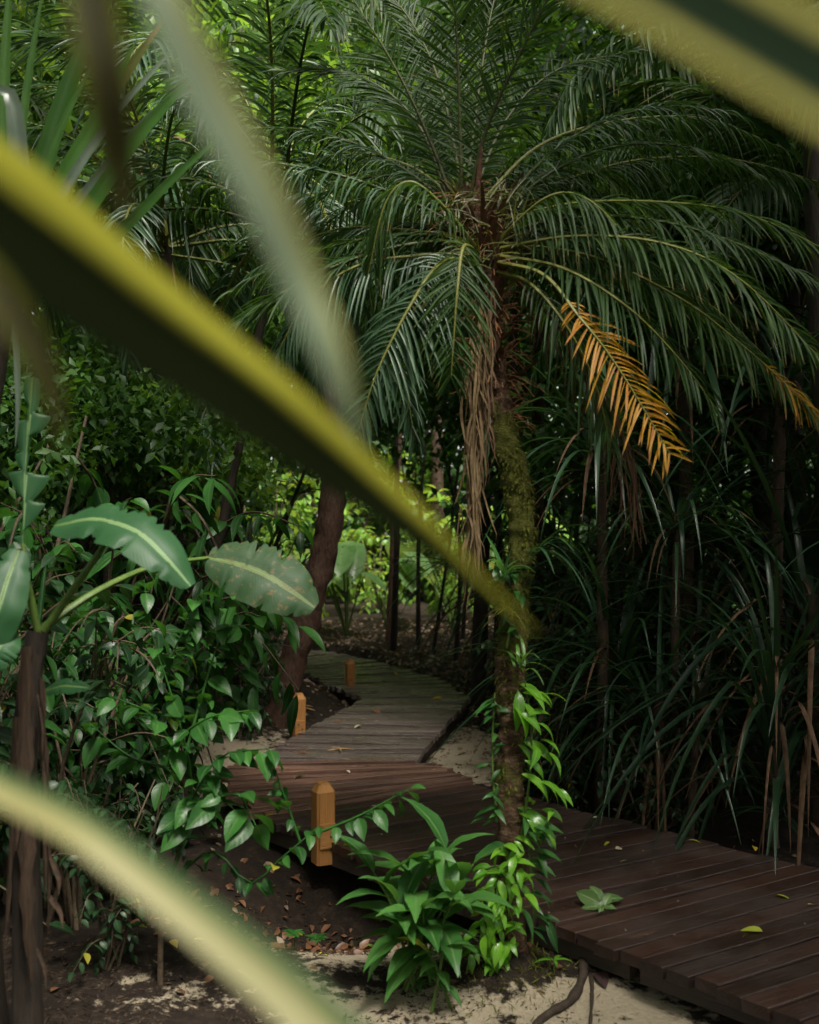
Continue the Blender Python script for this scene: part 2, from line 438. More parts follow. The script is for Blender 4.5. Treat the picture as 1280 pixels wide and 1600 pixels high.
M['post'] = wood_mat('post_wood_orange', [(.28, (.12, .045, .014)), (.48, (.40, .17, .045)), (.7, (.52, .25, .075)), (.95, (.62, .33, .12))], .5, .75, moss=(.09, .07, .03))
M['bolt'] = simple_mat('bolt_steel', (.05, .04, .035), (.12, .1, .09), .5, 40, .2)
M['yellow_leaf'] = leaf_mat('fallen_leaf_yellow', (.45, .27, .02), (.62, .5, .05), .5, .25, rib=(.5, .4, .1))
M['lime_leaf'] = leaf_mat('fallen_leaf_lime', (.33, .38, .03), (.5, .55, .08), .5, .25)
M['pale_leaf'] = leaf_mat('fallen_leaf_pale', (.3, .25, .16), (.5, .44, .32), .6, .1)
M['brown_leaf'] = leaf_mat('fallen_leaf_brown', (.08, .035, .018), (.24, .11, .05), .5, .1)
M['purple_leaf'] = leaf_mat('fallen_leaf_purple', (.025, .014, .014), (.06, .035, .035), .4, .05)
M['litter'] = leaf_mat('litter_leaf', (.05, .028, .016), (.36, .25, .17), .6, .1)
M['debris'] = simple_mat('debris', (.012, .008, .005), (.075, .048, .03), .85, 40, .4)
M['root'] = simple_mat('root_bark', (.015, .01, .007), (.06, .042, .03), .8, 30, .9)
M['cut'] = leaf_mat('fallen_sprig', (.05, .11, .025), (.13, .22, .07), .45, .2, rib=(.25, .33, .16), veins=6)

def varieg_and_shade(name, centre, centre2, margin, margin2, lo=.28, hi=.5, rough=.45, trans=.35, spec=.3):
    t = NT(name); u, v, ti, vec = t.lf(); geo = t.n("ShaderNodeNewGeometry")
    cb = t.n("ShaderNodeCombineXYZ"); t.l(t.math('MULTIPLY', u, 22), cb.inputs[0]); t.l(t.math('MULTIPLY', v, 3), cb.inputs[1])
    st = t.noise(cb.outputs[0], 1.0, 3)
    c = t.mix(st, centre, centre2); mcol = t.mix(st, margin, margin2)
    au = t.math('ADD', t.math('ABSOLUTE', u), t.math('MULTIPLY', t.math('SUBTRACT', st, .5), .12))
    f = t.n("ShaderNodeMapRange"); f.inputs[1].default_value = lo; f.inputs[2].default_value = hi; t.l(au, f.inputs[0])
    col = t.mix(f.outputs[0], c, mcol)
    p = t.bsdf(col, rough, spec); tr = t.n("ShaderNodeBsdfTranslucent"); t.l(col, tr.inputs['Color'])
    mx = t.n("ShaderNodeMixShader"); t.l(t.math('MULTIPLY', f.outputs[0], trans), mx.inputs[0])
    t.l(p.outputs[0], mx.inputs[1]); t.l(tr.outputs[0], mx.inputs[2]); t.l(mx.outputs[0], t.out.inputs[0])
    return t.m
M['varieg'] = varieg_and_shade('variegated_leaf', (.0025, .0035, .0014), (.005, .007, .0025), (.34, .335, .03), (.50, .48, .07), rough=.8, trans=.5, spec=.0)  # lit yellow fold and shaded dark underside painted as two leaf colours
M['varieg_pale'] = varieg_and_shade('variegated_leaf_pale', (.06, .085, .05), (.12, .15, .095), (.2, .2, .05), (.28, .27, .08), .4, .9, spec=.2)
M['varieg_cream'] = varieg_and_shade('variegated_leaf_cream', (.03, .06, .02), (.06, .10, .035), (.25, .235, .09), (.34, .32, .15), .2, .5)
M['varieg_soft'] = varieg_and_shade('variegated_leaf_soft', (.006, .011, .006), (.010, .016, .009), (.24, .225, .06), (.30, .28, .085), .6, .78, .7, spec=0)
M['varieg_olive'] = varieg_and_shade('variegated_leaf_olive', (.012, .010, .006), (.02, .016, .009), (.05, .053, .009), (.08, .08, .015), .3, .6, spec=.05)

# ------------------------------------------------------------------ boardwalk outline (used by the ground too)
DA = nrm(np.array([-.674, .739])); NA = np.array([DA[1], -DA[0]]); N0 = np.array([.54, 4.32]); WA = 1.48
def apt(s, w): return N0 + DA * s + NA * w
SEC = {
    'A': (np.array([apt(-3.2, 0), apt(2.1, 0)]), np.array([apt(-3.5, WA), apt(1.8, WA)])),
    'T': (np.array([apt(2.1, 0), (-1.13, 6.35), (-1.2, 6.9), (-1.14, 7.35)]), np.array([apt(1.8, WA), (.30, 6.92), (.26, 7.12), (.03, 7.30)])),
    'B': (np.array([(-1.14, 7.35), (-.47, 10.2)]), np.array([(.03, 7.30), (.58, 10.12)])),
    'C': (np.array([(-.47, 10.2), (-.85, 11.1), (-1.5, 12.9), (-2.1, 14.0)]), np.array([(.58, 10.12), (.42, 11.4), (-.55, 13.6), (-1.6, 14.9)])),
}
DECKPOLY = [np.vstack([l, r[::-1]]) for l, r in SEC.values()]

def polydist(x, y, poly):
    """signed distance, negative inside"""
    p = np.stack([x, y], -1); d = np.full(x.shape, 1e9); ins = np.zeros(x.shape, bool)
    for i in range(len(poly)):
        a, b = poly[i], poly[(i + 1) % len(poly)]
        ab = b - a; h = np.clip(((p - a) @ ab) / (ab @ ab), 0, 1); d = np.minimum(d, np.linalg.norm(p - a - h[..., None] * ab, axis=-1))
        c = ((a[1] > y) != (b[1] > y)) & (x < (b[0] - a[0]) * (y - a[1]) / (b[1] - a[1] + 1e-12) + a[0]); ins ^= c
    return np.where(ins, -d, d)

def deckdist(x, y):
    return np.min([polydist(x, y, p) for p in DECKPOLY], axis=0)

def gz(x, y):
    x = np.asarray(x, float); y = np.asarray(y, float)
    z = -.16 + .44 * smooth((y - 9) / 9) + .3 * smooth((y - 18) / 20)
    z = z + .34 * np.exp(-((x + 1.35) ** 2 / .3 + (y - 10.1) ** 2 / 1.0)) + .16 * np.exp(-((x + 1.9) ** 2 / .5 + (y - 8.1) ** 2 / 1.2))
    z = z - .3 * np.exp(-((x + .42) ** 2 / .22 + (y - 5.0) ** 2 / .16)) + .07 * np.exp(-((x - .42) ** 2 / .06 + (y - 4.15) ** 2 / .06))
    z = z + .05 * noise3(np.stack([x, y, 0 * x], -1), .9) * (np.abs(x) < 30) + .015 * noise3(np.stack([x, y, 0 * x + 5], -1), 4.5) * (np.abs(x) < 12)
    near = (x > -6) & (x < 8) & (y > 0) & (y < 17)
    if np.any(near):
        dd = np.where(near, deckdist(x, y), 9.0)
        k = smooth((.16 - dd) / .16); z = z * (1 - k) + np.minimum(z, -.135) * k
    return z

def seat(x, y): return float(gz(np.array([x]), np.array([y]))[0])

# ------------------------------------------------------------------ ground
def axis(lo, hi, step, far):
    a = np.arange(lo, hi + 1e-6, step); g = step * 1.35 ** np.arange(1, 60); g = np.cumsum(g); g = g[g < far]
    return np.r_[(lo - g)[::-1], a, hi + g]
gx = axis(-5.0, 5.0, .055, 500); gy = axis(2.6, 19.0, .055, 500)
X, Y = np.meshgrid(gx, gy); Z = gz(X, Y)
mb = MB(); A = np.zeros(X.shape + (3,))
# how sandy the ground is: patches of bare pale sand in dark soil
def blob(cx, cy_, rx, ry): return np.exp(-(((X - cx) / rx) ** 2 + ((Y - cy_) / ry) ** 2))
sand = np.clip(1.0 * blob(-.18, 4.55, .5, .24) + .75 * blob(.0, 3.9, 1.0, .34) + .9 * blob(.75, 3.75, .4, .3) + 1.0 * blob(-1.75, 8.2, .7, 1.1) + 1.0 * blob(.5, 8.4, .45, 1.2) + 1.0 * blob(-1.35, 7.4, .5, .6) + .8 * blob(-1.6, 7.0, .5, .5) - .8 * blob(.42, 4.15, .26, .2) - .9 * blob(-.45, 5.15, .6, .3), 0, 1)
A[..., 0] = sand
A[..., 1] = smooth((Y - 9.2) / 1.5)
mb.add(np.stack([X, Y, Z], -1), gridf(len(gy), len(gx)), A)
t = NT('forest_floor'); u, v, ti, vec = t.lf(); geo = t.n("ShaderNodeNewGeometry"); pos = geo.outputs['Position']
n1 = t.noise(pos, 3.5, 9, .68); n2 = t.noise(pos, 55, 6, .7); n3 = t.noise(pos, 16, 6, .7)
g = t.math('ADD', u, t.math('ADD', t.math('MULTIPLY', t.math('SUBTRACT', n1, .5), 2.3), t.math('MULTIPLY', t.math('SUBTRACT', n3, .5), 1.9)))
sm = t.math('MULTIPLY', t.math('SUBTRACT', g, .45), 4.5, clamp=True)
sandc = t.mix(n2, (.20, .155, .10), (.50, .43, .32)); soil = t.ramp(n3, [(.3, (.007, .0045, .003)), (.55, (.022, .014, .009)), (.78, (.06, .04, .026))])
col = t.mix(sm, soil, sandc)
p = t.bsdf(col, .85, .25); t.l(t.bump(t.math('ADD', n2, t.math('MULTIPLY', n3, 1.5)), .8, .02), p.inputs['Normal']); t.l(p.outputs[0], t.out.inputs[0])
ground = mb.build('ground', t.m); tag(ground, 'sandy forest floor with dark soil patches under the plants', 'ground', kind='structure')

# ------------------------------------------------------------------ boardwalk
def plank(mb, l0, r0, l1, r1, z, th, tint, gap=.005, nseg=8, e0=0, e1=0, warp=.004):
    """one plank: l0,r0 near edge ends, l1,r1 far edge ends (2-D)"""
    l0, r0, l1, r1 = map(np.asarray, (l0, r0, l1, r1)); d = nrm((r0 + r1) - (l0 + l1))
    l0 = l0 - d * e0; l1 = l1 - d * e0; r0 = r0 + d * e1; r1 = r1 + d * e1
    gap = gap * rng.uniform(.5, 1.9); a0 = nrm(l1 - l0) * gap; a1 = nrm(r1 - r0) * gap * rng.uniform(.6, 1.5)
    l0, r0, l1, r1 = l0 + a0, r0 + a1, l1 - a0, r1 - a1
    s = np.linspace(0, 1, nseg + 1)[:, None]; e = l0 * (1 - s) + r0 * s; f = l1 * (1 - s) + r1 * s; c = .003
    w = np.maximum(np.linalg.norm(f - e, axis=1, keepdims=True), .01); k = np.minimum(c / w, .3)
    ring2 = [e, e, e * (1 - k) + f * k, f * (1 - k) + e * k, f, f]
    zz = [z - th, z - c, z, z, z - c, z - th]
    ph = rng.uniform(0, 6); wz = warp * np.sin(np.linspace(0, 3, nseg + 1) * rng.uniform(.6, 1.6) + ph)
    V = np.stack([np.concatenate([q, (zk + wz)[:, None]], 1) for q, zk in zip(ring2, zz)], 1)
    Lg = np.linalg.norm(r0 - l0); A = np.zeros(V.shape); A[..., 0] = s * Lg; A[..., 1] = np.array([-.04, 0, .005, w.mean() - .005, w.mean(), w.mean() + .04]); A[..., 2] = tint
    nc = 6; F = gridf(nseg + 1, nc).tolist()
    for i in range(nseg): F.append([i * nc + 5, i * nc, (i + 1) * nc, (i + 1) * nc + 5][::-1])
    for b, rv in ((0, 1), (nseg * nc, -1)):
        F.append([b + 0, b + 1, b + 4, b + 5][::rv]); F.append([b + 1, b + 2, b + 3, b + 4][::rv])
    mb.add(V, F, A)

def resamp(p, n):
    d = np.r_[0, np.cumsum(np.linalg.norm(np.diff(p, axis=0), axis=1))]; s = np.linspace(0, d[-1], n)
    return np.stack([np.interp(s, d, p[:, 0]), np.interp(s, d, p[:, 1])], 1)

bw = thing('boardwalk', 'dark wet plank boardwalk zigzagging back through the jungle', 'boardwalk', (0.2, 6.5, 0))
def deck(key, n, mat, z0, e=(.015, .015), warp=.004, ext=None, th=.045, gap=.005):
    l, r = (resamp(q, n + 1) for q in SEC[key]); mb = MB()
    for i in range(n):
        e0, e1 = rng.uniform(-e[0], e[0]), rng.uniform(-e[1], e[1])
        if ext: e0 += ext(i)
        plank(mb, l[i], r[i], l[i + 1], r[i + 1], z0 + rng.uniform(-.004, .004), th, rng.uniform(0, 1), e0=e0, e1=e1, warp=warp, gap=gap)
    return mb.build('deck_section', M[mat], bw, (0.2, 6.5, 0), smooth_=False)
LA = 5.3; nA = 48
deck('A', nA, 'deck_dark', 0.0, ext=lambda i: (.07 if -3.2 + i * LA / nA < -.95 else .035 if -3.2 + i * LA / nA < -.42 else 0))
deck('T', 15, 'deck_red', 0.004, e=(.13, .05), warp=.012, gap=.008)
deck('B', 26, 'deck_grey', -0.002, e=(.012, .012), warp=.007, gap=.010)
deck('C', 42, 'deck_grey', -0.004, e=(.04, .05), warp=.007, gap=.010)
def beam(p0, p1, z, h=.075, w=.055):
    mb = MB(); p0 = np.array([*p0, z - h / 2]); p1 = np.array([*p1, z - h / 2]); m = (p0 + p1) / 2; L = np.linalg.norm(p1 - p0)
    box(mb, m, L, w, h, math.atan2(p1[1] - p0[1], p1[0] - p0[0]), rng.uniform())
    mb.build('edge_beam', M['beam'], bw, (0.2, 6.5, 0), smooth_=False)
beam(apt(-3.1, .05), apt(-.5, .05), -.052); beam(apt(-.45, .05), apt(2.05, .05), -.054); beam(apt(-3.1, WA - .06), apt(2.05, WA - .06), -.053)
beam((-1.06, 7.4), (-.40, 10.15), -.054, .12); beam((-.04, 7.36), (.51, 10.05), -.054, .12)
for a, b in zip(SEC['C'][0][:-1], SEC['C'][0][1:]): beam(a + np.array([.07, .06]), b + np.array([.07, -.02]), -.056, .14)

# ------------------------------------------------------------------ wooden posts
def post(px, pyb, pyt, w, rot, label, tilt=0, off=.0):
    Yd = 2560 / (pyb - HY); b = P(px, pyb, Yd); h = (pyb - pyt) / FPX * Yd; zb = -.12
    o = thing('wooden_post', label, 'post', (b[0], b[1] + off, zb), 'orange wooden posts along the boardwalk')
    mb = MB(); c = .014; hw = w / 2; H = h - zb
    prof = [(0, hw), (H - .045, hw), (H - .012, hw * .62), (H, hw * .55)]
    for k in range(4):
        a = math.pi / 2 * k; ca, sa = math.cos(a), math.sin(a); n = 5
        V = []
        for z, q in prof:
            cc = min(c, q * .3)
            for x, y in ((q, -q + cc), (q, q - cc), (q - cc, q)):
                V.append([ca * x - sa * y, sa * x + ca * y, z])
        V = np.array(V); A = np.stack([V[:, 2], np.tile([0, w, w * 1.1], 4) + k * .3, np.full(12, .25 + .15 * k)], 1)
        mb.add(V, gridf(4, 3), A)
    q = prof[-1][1]; mb.add([[-q, -q + .001, H], [q, -q + .001, H], [q, q, H], [-q, q, H]], [[0, 1, 2, 3]], [[0, 0, .5], [0, .1, .5], [.1, .1, .5], [.1, 0, .5]])
    s = mb.build('shaft', M['post'], o, smooth_=False)
    mb = MB()
    box(mb, (.0, -hw - .006, .155), w * .82, .012, .13, 0, .7)
    f = mb.build('foot_block', M['post'], o, smooth_=False)
    for bx, bz in ((-.3, .19), (.35, .15)):
        mb = MB(); box(mb, (hw * bx, -hw - .015, bz), .012, .006, .012, .3); mb.build('bolt', M['bolt'], f, smooth_=False)
    o.rotation_euler = (0, tilt, rot)
    return o
post(505, 1312, 1222, .105, math.radians(28), 'nearest orange wooden post with chamfered top at the boardwalk edge')
post(466, 1143, 1083, .10, math.radians(20), 'middle wooden post on the left edge of the boardwalk', .02)
post(547, 1072, 1030, .09, math.radians(30), 'farthest short wooden post at the second bend of the boardwalk')

# ------------------------------------------------------------------ main palm
PB = np.array([.42, 4.2, seat(.42, 4.2)])
palm = thing('palm_tree', 'mossy palm with arching feathery fronds standing beside the boardwalk', 'palm tree', PB)
tr_px = [(803, 1545, 4.2), (800, 1480, 4.2), (796, 1400, 4.2), (800, 1300, 4.2), (797, 1200, 4.21), (797, 1100, 4.22), (800, 1000, 4.22), (808, 900, 4.23), (815, 830, 4.24), (808, 750, 4.26), (790, 680, 4.28), (776, 600, 4.3), (769, 520, 4.32), (770, 450, 4.33), (757, 390, 4.34), (735, 345, 4.35), (722, 300, 4.36)]
tp = curve(PP(tr_px), 240); hgt = tp[:, 2]
rad = np.interp(np.linspace(0, 1, 240), [0, .03, .1, .3, .5, .56, .66, .78, .86, .93, 1], [.12, .072, .056, .052, .053, .055, .054, .046, .046, .062, .04])
rad = rad * (1 + .03 * np.sin(hgt * 105) + .02 * np.sin(hgt * 31 + 1))
mossiness = np.interp(hgt, [-.3, .2, 1.0, 1.75, 2.05, 2.3], [.3, .35, .5, .85, .75, .0])
mb = MB(); Vt = tube(mb, tp, rad, 28, mossiness, .012, 30)
t = NT('palm_trunk_bark'); u, v, ti, vec = t.lf(); geo = t.n("ShaderNodeNewGeometry"); pos = geo.outputs['Position']
mp = t.n("ShaderNodeMapping"); mp.inputs['Scale'].default_value = (1, 1, 2.2); t.l(pos, mp.inputs[0])
a1 = t.noise(mp.outputs[0], 22, 8, .7); a2 = t.noise(pos, 9, 5, .6); a3 = t.noise(pos, 90, 4, .7)
bark = t.ramp(a1, [(.3, (.02, .011, .007)), (.52, (.10, .056, .034)), (.7, (.26, .17, .11))])
mossc = t.mix(a3, (.022, .024, .006), (.16, .165, .028))
mf = t.math('MULTIPLY', t.math('SUBTRACT', t.math('ADD', ti, t.math('MULTIPLY', t.math('SUBTRACT', a2, .5), 1.6)), .42), 5, clamp=True)
p = t.bsdf(t.mix(mf, bark, mossc), .85, .2); t.l(t.bump(t.math('ADD', a1, t.math('MULTIPLY', a3, .6)), 1.0, .02), p.inputs['Normal']); t.l(p.outputs[0], t.out.inputs[0])
mb.build('trunk', t.m, palm, PB)
# moss tufts all over the trunk
mb = MB(); sel = np.clip((rng.beta(1.6, 1.2, 5200) * 170).astype(int), 6, 178); th = rng.uniform(0, 6.283, 5200)
nrmd = nrm(Vt[sel, (th / 6.283 * 28).astype(int) % 28] - tp[sel]); ps = tp[sel] + nrmd * (rad[sel] * .98)[:, None] + rng.normal(0, .006, (5200, 3))
keep = rng.uniform(size=5200) < mossiness[sel] * (.15 + 1.1 * (noise3(ps, 8) > 0)); ps, nd = ps[keep], nrmd[keep]
scatter(mb, leaf_t(2, .35, 'lance', .2, .9), ps, nd + rng.normal(0, .5, nd.shape) - UP * .5, UP + rng.normal(0, .5, nd.shape), rng.uniform(.01, .032, len(ps)), rng.uniform(0, 1, len(ps)))
tag(mb.build('moss', M['moss'], palm, PB), kind='stuff')
# leaf bases (boots) and fibre near the crown
for i in range(22):
    k = 178 + int(i * 2.6); az = i * 2.4 + rng.uniform(-.3, .3); L = rng.uniform(.08, .2); b = tp[k] + np.array([math.cos(az), math.sin(az), 0]) * rad[k] * .7
    mb = MB(); pts = blade_pts(b, az, rng.uniform(.5, 1.15), L, rng.uniform(-.3, .4), 6); strip(mb, pts, np.linspace(.032, .012, 6), np.array([-math.cos(az), -math.sin(az), .6]), .5, rng.uniform(), nc=5)
    mb.build('leaf_base', M['boot'], palm, PB)
mb = MB()
for i in range(420):
    k = rng.integers(165, 239); az = rng.uniform(0, 6.283); b = tp[k] + np.array([math.cos(az), math.sin(az), 0]) * rad[k] * .8
    strip(mb, blade_pts(b, az, rng.uniform(-.3, 1.2), rng.uniform(.05, .2), rng.uniform(.3, 2.5), 5), np.full(5, .0016), (0.3, -1, .4), .2, rng.uniform(), nc=3)
mb.build('fibre', M['fibre'], palm, PB)
# spiny lower leaflets (acanthophylls) glowing at the crown
CR = tp[-18]
def pfrond(ctrl, up=(0, -.5, .85), mat='palm', rmat='rachis', label=None, **kw):
    m1, m2 = MB(), MB(); frond_mesh(m1, m2, PP(ctrl), up, **kw)
    f = m1.build('frond', M[mat], palm, PB); r = m2.build('rachis', M[rmat], f); r.data.transform(__import__('mathutils').Matrix.Translation(-__import__('mathutils').Vector(PB)))
    if label: f['label'] = label
    return f
for k in range(26):
    az = k * 2.4; b = tp[204 + k] + np.array([math.cos(az), math.sin(az), 0]) * .03; L = rng.uniform(.18, .34)
    mb = MB(); strip(mb, blade_pts(b, az, rng.uniform(.75, 1.35), L, rng.uniform(.1, .8), 8), np.linspace(.022, .006, 8), np.array([-math.cos(az), -math.sin(az), .5]), .5, rng.uniform(), nc=5)
    mb.build('leaf_base', M['boot'], palm, PB)
K = dict(Lm=.25, spacing=.023, wl=.0056, ragged=.22)
F_ = pfrond
F_([(722, 330, 4.35), (719, 200, 4.35), (714, 60, 4.3), (706, -90, 4.2)], (0, -1, .1), droop=.15, vee=.1, rmat='rachis_dark', **K)
F_([(730, 335, 4.33), (758, 210, 4.25), (815, 80, 4.1), (885, -60, 3.95)], (-.2, -1, .4), droop=.2, vee=.1, rmat='rachis_dark', **K)
F_([(712, 330, 4.36), (676, 230, 4.4), (620, 110, 4.4), (540, -20, 4.4)], (.3, -1, .4), droop=.2, vee=.1, rmat='rachis_dark', **K)
F_([(705, 325, 4.4), (650, 190, 4.55), (560, 120, 4.7), (430, 110, 4.8)], (.1, -.7, .8), droop=.3, rmat='rachis_dark', mat='palm_dark', **K)
F_([(735, 320, 4.42), (790, 190, 4.6), (870, 110, 4.75), (990, 80, 4.9)], (0, -.7, .8), droop=.35, rmat='rachis_dark', mat='palm_dark', **K)
F_([(725, 310, 4.45), (690, 140, 4.8), (640, 30, 5.1), (560, -60, 5.3)], (0, -.8, .5), droop=.2, mat='palm_dark', rmat='rachis_dark', **K)
F_([(728, 310, 4.45), (750, 130, 4.8), (770, 10, 5.0), (800, -90, 5.2)], (0, -.9, .3), droop=.2, mat='palm_dark', rmat='rachis_dark', **K)
F_([(742, 385, 4.26), (690, 320, 4.1), (640, 284, 4.05), (602, 320, 4.05), (575, 430, 4.1)], (0, -.4, 1), droop=.9, vee=0, Lm=.22, spacing=.02, wl=.0055)
F_([(748, 400, 4.24), (725, 385, 4.0), (715, 450, 3.9), (709, 530, 3.9), (705, 588, 3.92)], (0, -1, .2), droop=.35, vee=.0, Lm=.20, spacing=.014, wl=.0052, lead=.6, t0=.2)
F_([(740, 410, 4.26), (690, 410, 4.05), (640, 480, 3.95), (590, 580, 3.92), (561, 670, 3.95)], (-.2, -1, .3), droop=.5, vee=.0, Lm=.22, spacing=.016, wl=.0058, mat='palm_blue', lead=.55)
F_([(745, 395, 4.3), (650, 400, 4.2), (560, 415, 4.15), (480, 470, 4.15), (430, 560, 4.2)], (0, -.6, .8), droop=.8, vee=.0, mat='palm_blue', Lm=.23, spacing=.018, wl=.0055)
F_([(745, 380, 4.36), (640, 360, 4.5), (520, 360, 4.7), (400, 420, 4.8)], (0, -.5, .9), droop=.7, vee=.0, mat='palm_blue', **K)
F_([(775, 380, 4.28), (850, 312, 4.15), (905, 306, 4.1), (960, 350, 4.08), (992, 420, 4.1)], (0, -.5, 1), droop=.9, vee=0, Lm=.24, spacing=.018, wl=.0058)
F_([(765, 350, 4.33), (900, 318, 4.3), (1060, 318, 4.25), (1180, 340, 4.2), (1310, 400, 4.2)], (0, -.45, .9), droop=.45, vee=.1, Lm=.27, spacing=.021, wl=.006)
F_([(775, 390, 4.28), (900, 370, 4.1), (1040, 382, 3.95), (1160, 440, 3.9), (1300, 580, 3.9)], (0, -.55, .85), droop=.4, vee=.05, Lm=.26, spacing=.021, wl=.006, lead=.6)
F_([(778, 400, 4.26), (880, 420, 4.05), (980, 480, 3.95), (1060, 560, 3.92), (1120, 640, 3.95)], (.3, -.6, .8), droop=.4, vee=.0, Lm=.24, spacing=.021, wl=.006, mat='palm_dark', lead=.6)
F_([(775, 380, 4.3), (920, 400, 4.15), (1060, 465, 4.05), (1160, 540, 4.0), (1272, 640, 4.0)], (.2, -.6, .8), droop=.4, vee=.0, Lm=.25, spacing=.02, wl=.006, lead=.55)
F_([(1195, 570, 3.985), (1232, 604, 3.98), (1272, 645, 3.98)], (.2, -.8, .6), droop=.5, vee=.05, Lm=.13, spacing=.018, wl=.0048, t0=.05, mat='palm_orange', rmat='rachis_orange', r0=.004, label='orange withering tip of a long frond')
F_([(778, 410, 4.25), (850, 430, 4.0), (905, 495, 3.86), (952, 555, 3.82), (1000, 630, 3.8), (1046, 708, 3.8)], (.45, -.9, .35), droop=.3, vee=.05, Lm=.18, spacing=.019, wl=.0055, t0=.42, ragged=.35, mat='palm_orange', rmat='rachis', tipfrac=.55, lead=.42, label='orange dying frond hanging right of the trunk')
F_([(778, 425, 4.26), (830, 445, 4.1), (885, 510, 4.0), (930, 600, 4.0), (955, 700, 4.05)], (.5, -.9, .3), droop=.7, vee=.0, Lm=.2, spacing=.024, wl=.005, t0=.2, mat='palm_dark')
F_([(740, 330, 4.4), (840, 230, 4.6), (960, 190, 4.8), (1100, 185, 4.9), (1220, 230, 5.0)], (0, -.5, .9), droop=.9, vee=.1, Lm=.27, spacing=.02, wl=.0065, mat='palm_dark')
F_([(745, 340, 4.4), (860, 290, 4.7), (1000, 250, 4.9), (1150, 250, 5.1), (1300, 290, 5.2)], (0, -.5, .9), droop=.9, vee=.1, Lm=.28, spacing=.02, wl=.0065, mat='palm_dark')
F_([(760, 380, 4.4), (870, 400, 4.6), (980, 420, 4.8), (1100, 470, 4.9), (1200, 560, 4.95)], (0, -.5, .9), droop=.8, vee=.05, Lm=.26, spacing=.02, wl=.006, mat='palm_dark')
F_([(730, 330, 4.4), (640, 260, 4.7), (530, 240, 4.9), (430, 290, 5.0)], (0, -.5, .9), droop=.9, vee=.1, Lm=.26, spacing=.02, wl=.006, mat='palm_dark')
for k in range(28):      # the back of the crown
    az = math.pi * (-.08 + 1.16 * (k + rng.uniform(-.5, .5)) / 27); el = rng.uniform(-.1, 1.25); Lf = rng.uniform(1.1, 1.6); pts = blade_pts(CR, az, el, Lf, rng.uniform(.7, 2.2), 7)
    m1, m2 = MB(), MB(); frond_mesh(m1, m2, pts, (0, -.3, 1), droop=rng.uniform(.3, .9), **K)
    f = m1.build('frond', M[('palm_dark', 'palm', 'palm_blue')[k % 3]], palm, PB); m2.build('rachis', M['rachis_dark'], f, PB)
# spine-like short leaflets at the frond bases
mb = MB()
for i in range(300):
    b = P(rng.uniform(690, 830), rng.uniform(300, 420), rng.uniform(4.15, 4.4)); az = rng.uniform(0, 6.28)
    strip(mb, blade_pts(b, az, rng.uniform(-.2, 1.3), rng.uniform(.05, .16), .5, 4), np.array([.003, .0025, .0018, .0005]), (0, -1, .3), .2, rng.uniform(.3, 1), nc=3)
mb.build('spines', M['palm_olive'], palm, PB)
# dead fronds hanging beside the trunk
def dead_hang(path, n, spread, L, mat, parent, origin, wid=.004, name='dead_frond'):
    mb = MB(); c = curve(PP(path), 40)
    tube(mb, c, np.linspace(.009, .003, 40), 5, .4)
    for i in range(n):
        k = rng.integers(2, 34); o = c[k] + rng.normal(0, spread, 3) * np.array([1, .6, 0]); Lk = L * rng.uniform(.5, 1.1)
        e = o + np.array([rng.normal(0, .03), rng.normal(0, .03), -Lk]); m = (o + e) / 2 + rng.normal(0, .012, 3)
        pts = curve([o, m, e], 7); pts[-1] += rng.normal(0, .01, 3)
        strip(mb, pts, wprof(7, wid * rng.uniform(.6, 1.5)), (rng.normal(0, .7), -1, 0), rng.uniform(.2, .7), rng.uniform(), nc=3)
    return mb.build(name, M[mat], parent, origin)
dead_hang([(752, 470, 4.2), (745, 560, 4.15), (740, 680, 4.12), (738, 800, 4.12), (740, 905, 4.12)], 150, .018, .3, 'dead', palm, PB, .0055)['label'] = 'dry brown frond hanging straight down along the trunk'
dead_hang([(770, 440, 4.26), (763, 540, 4.2), (757, 640, 4.18), (752, 740, 4.16)], 60, .014, .22, 'dead_dark', palm, PB)
dead_hang([(800, 430, 4.3), (880, 520, 4.35), (960, 640, 4.4), (985, 740, 4.42), (1010, 850, 4.45)], 90, .03, .3, 'dead_dark', palm, PB, .0035)['label'] = 'thin brown dead frond drooping behind the orange one'

# ------------------------------------------------------------------ plants growing on and round the palm
def vine(name, label, cat, path, n, L, tm, mat, side, Yoff=-.055, spread=.03, droop=.7, tints=(0, 1), group=None):
    c = curve(PP(path) + np.array([0, Yoff, 0]), 30); o = thing(name, label, cat, c[0], group)
    mS, mL = MB(), MB(); tube(mS, c, np.linspace(.006, .003, 30), 5, .5)
    k = rng.integers(0, 30, n); pos = c[k] + rng.normal(0, spread, (n, 3)) * np.array([1, .5, .6])
    d = nrm(np.array([side, -.55, .25]) + rng.normal(0, .6, (n, 3)) * np.array([1, .6, .5]) - UP * droop * rng.uniform(0, 1, (n, 1)))
    for a, b in zip(c[k], pos):
        if rng.uniform() < .5: tube(mS, np.linspace(a, b, 3), .002, 4, .6)
    scatter(mL, tm, pos, d, UP + rng.normal(0, .3, (n, 3)) + np.array([0, -.4, 0]), L * rng.uniform(.6, 1.2, n), rng.uniform(*tints, n))
    mS.build('stem', M['green_stem'], o, c[0]); mL.build('foliage', M[mat], o, c[0])
    return o
VL = leaf_t(6, .36, 'lance', .3, 1.1)
vine('climbing_vine', 'bright green small-leaved creeper at the foot of the mossy palm', 'vine', [(765, 1500, 4.13), (772, 1440, 4.12), (785, 1380, 4.12), (792, 1325, 4.12)], 120, .09, VL, 'vine', -.25, -.06, .05)
vine('climbing_vine', 'creeper with long drooping leaves on the right of the palm trunk', 'vine', [(812, 1300, 4.2), (824, 1220, 4.2), (828, 1140, 4.2), (818, 1060, 4.2)], 34, .16, leaf_t(7, .27, 'lance', .25, 1.5), 'vine', .9, -.06, .045, .4, (0, .8))
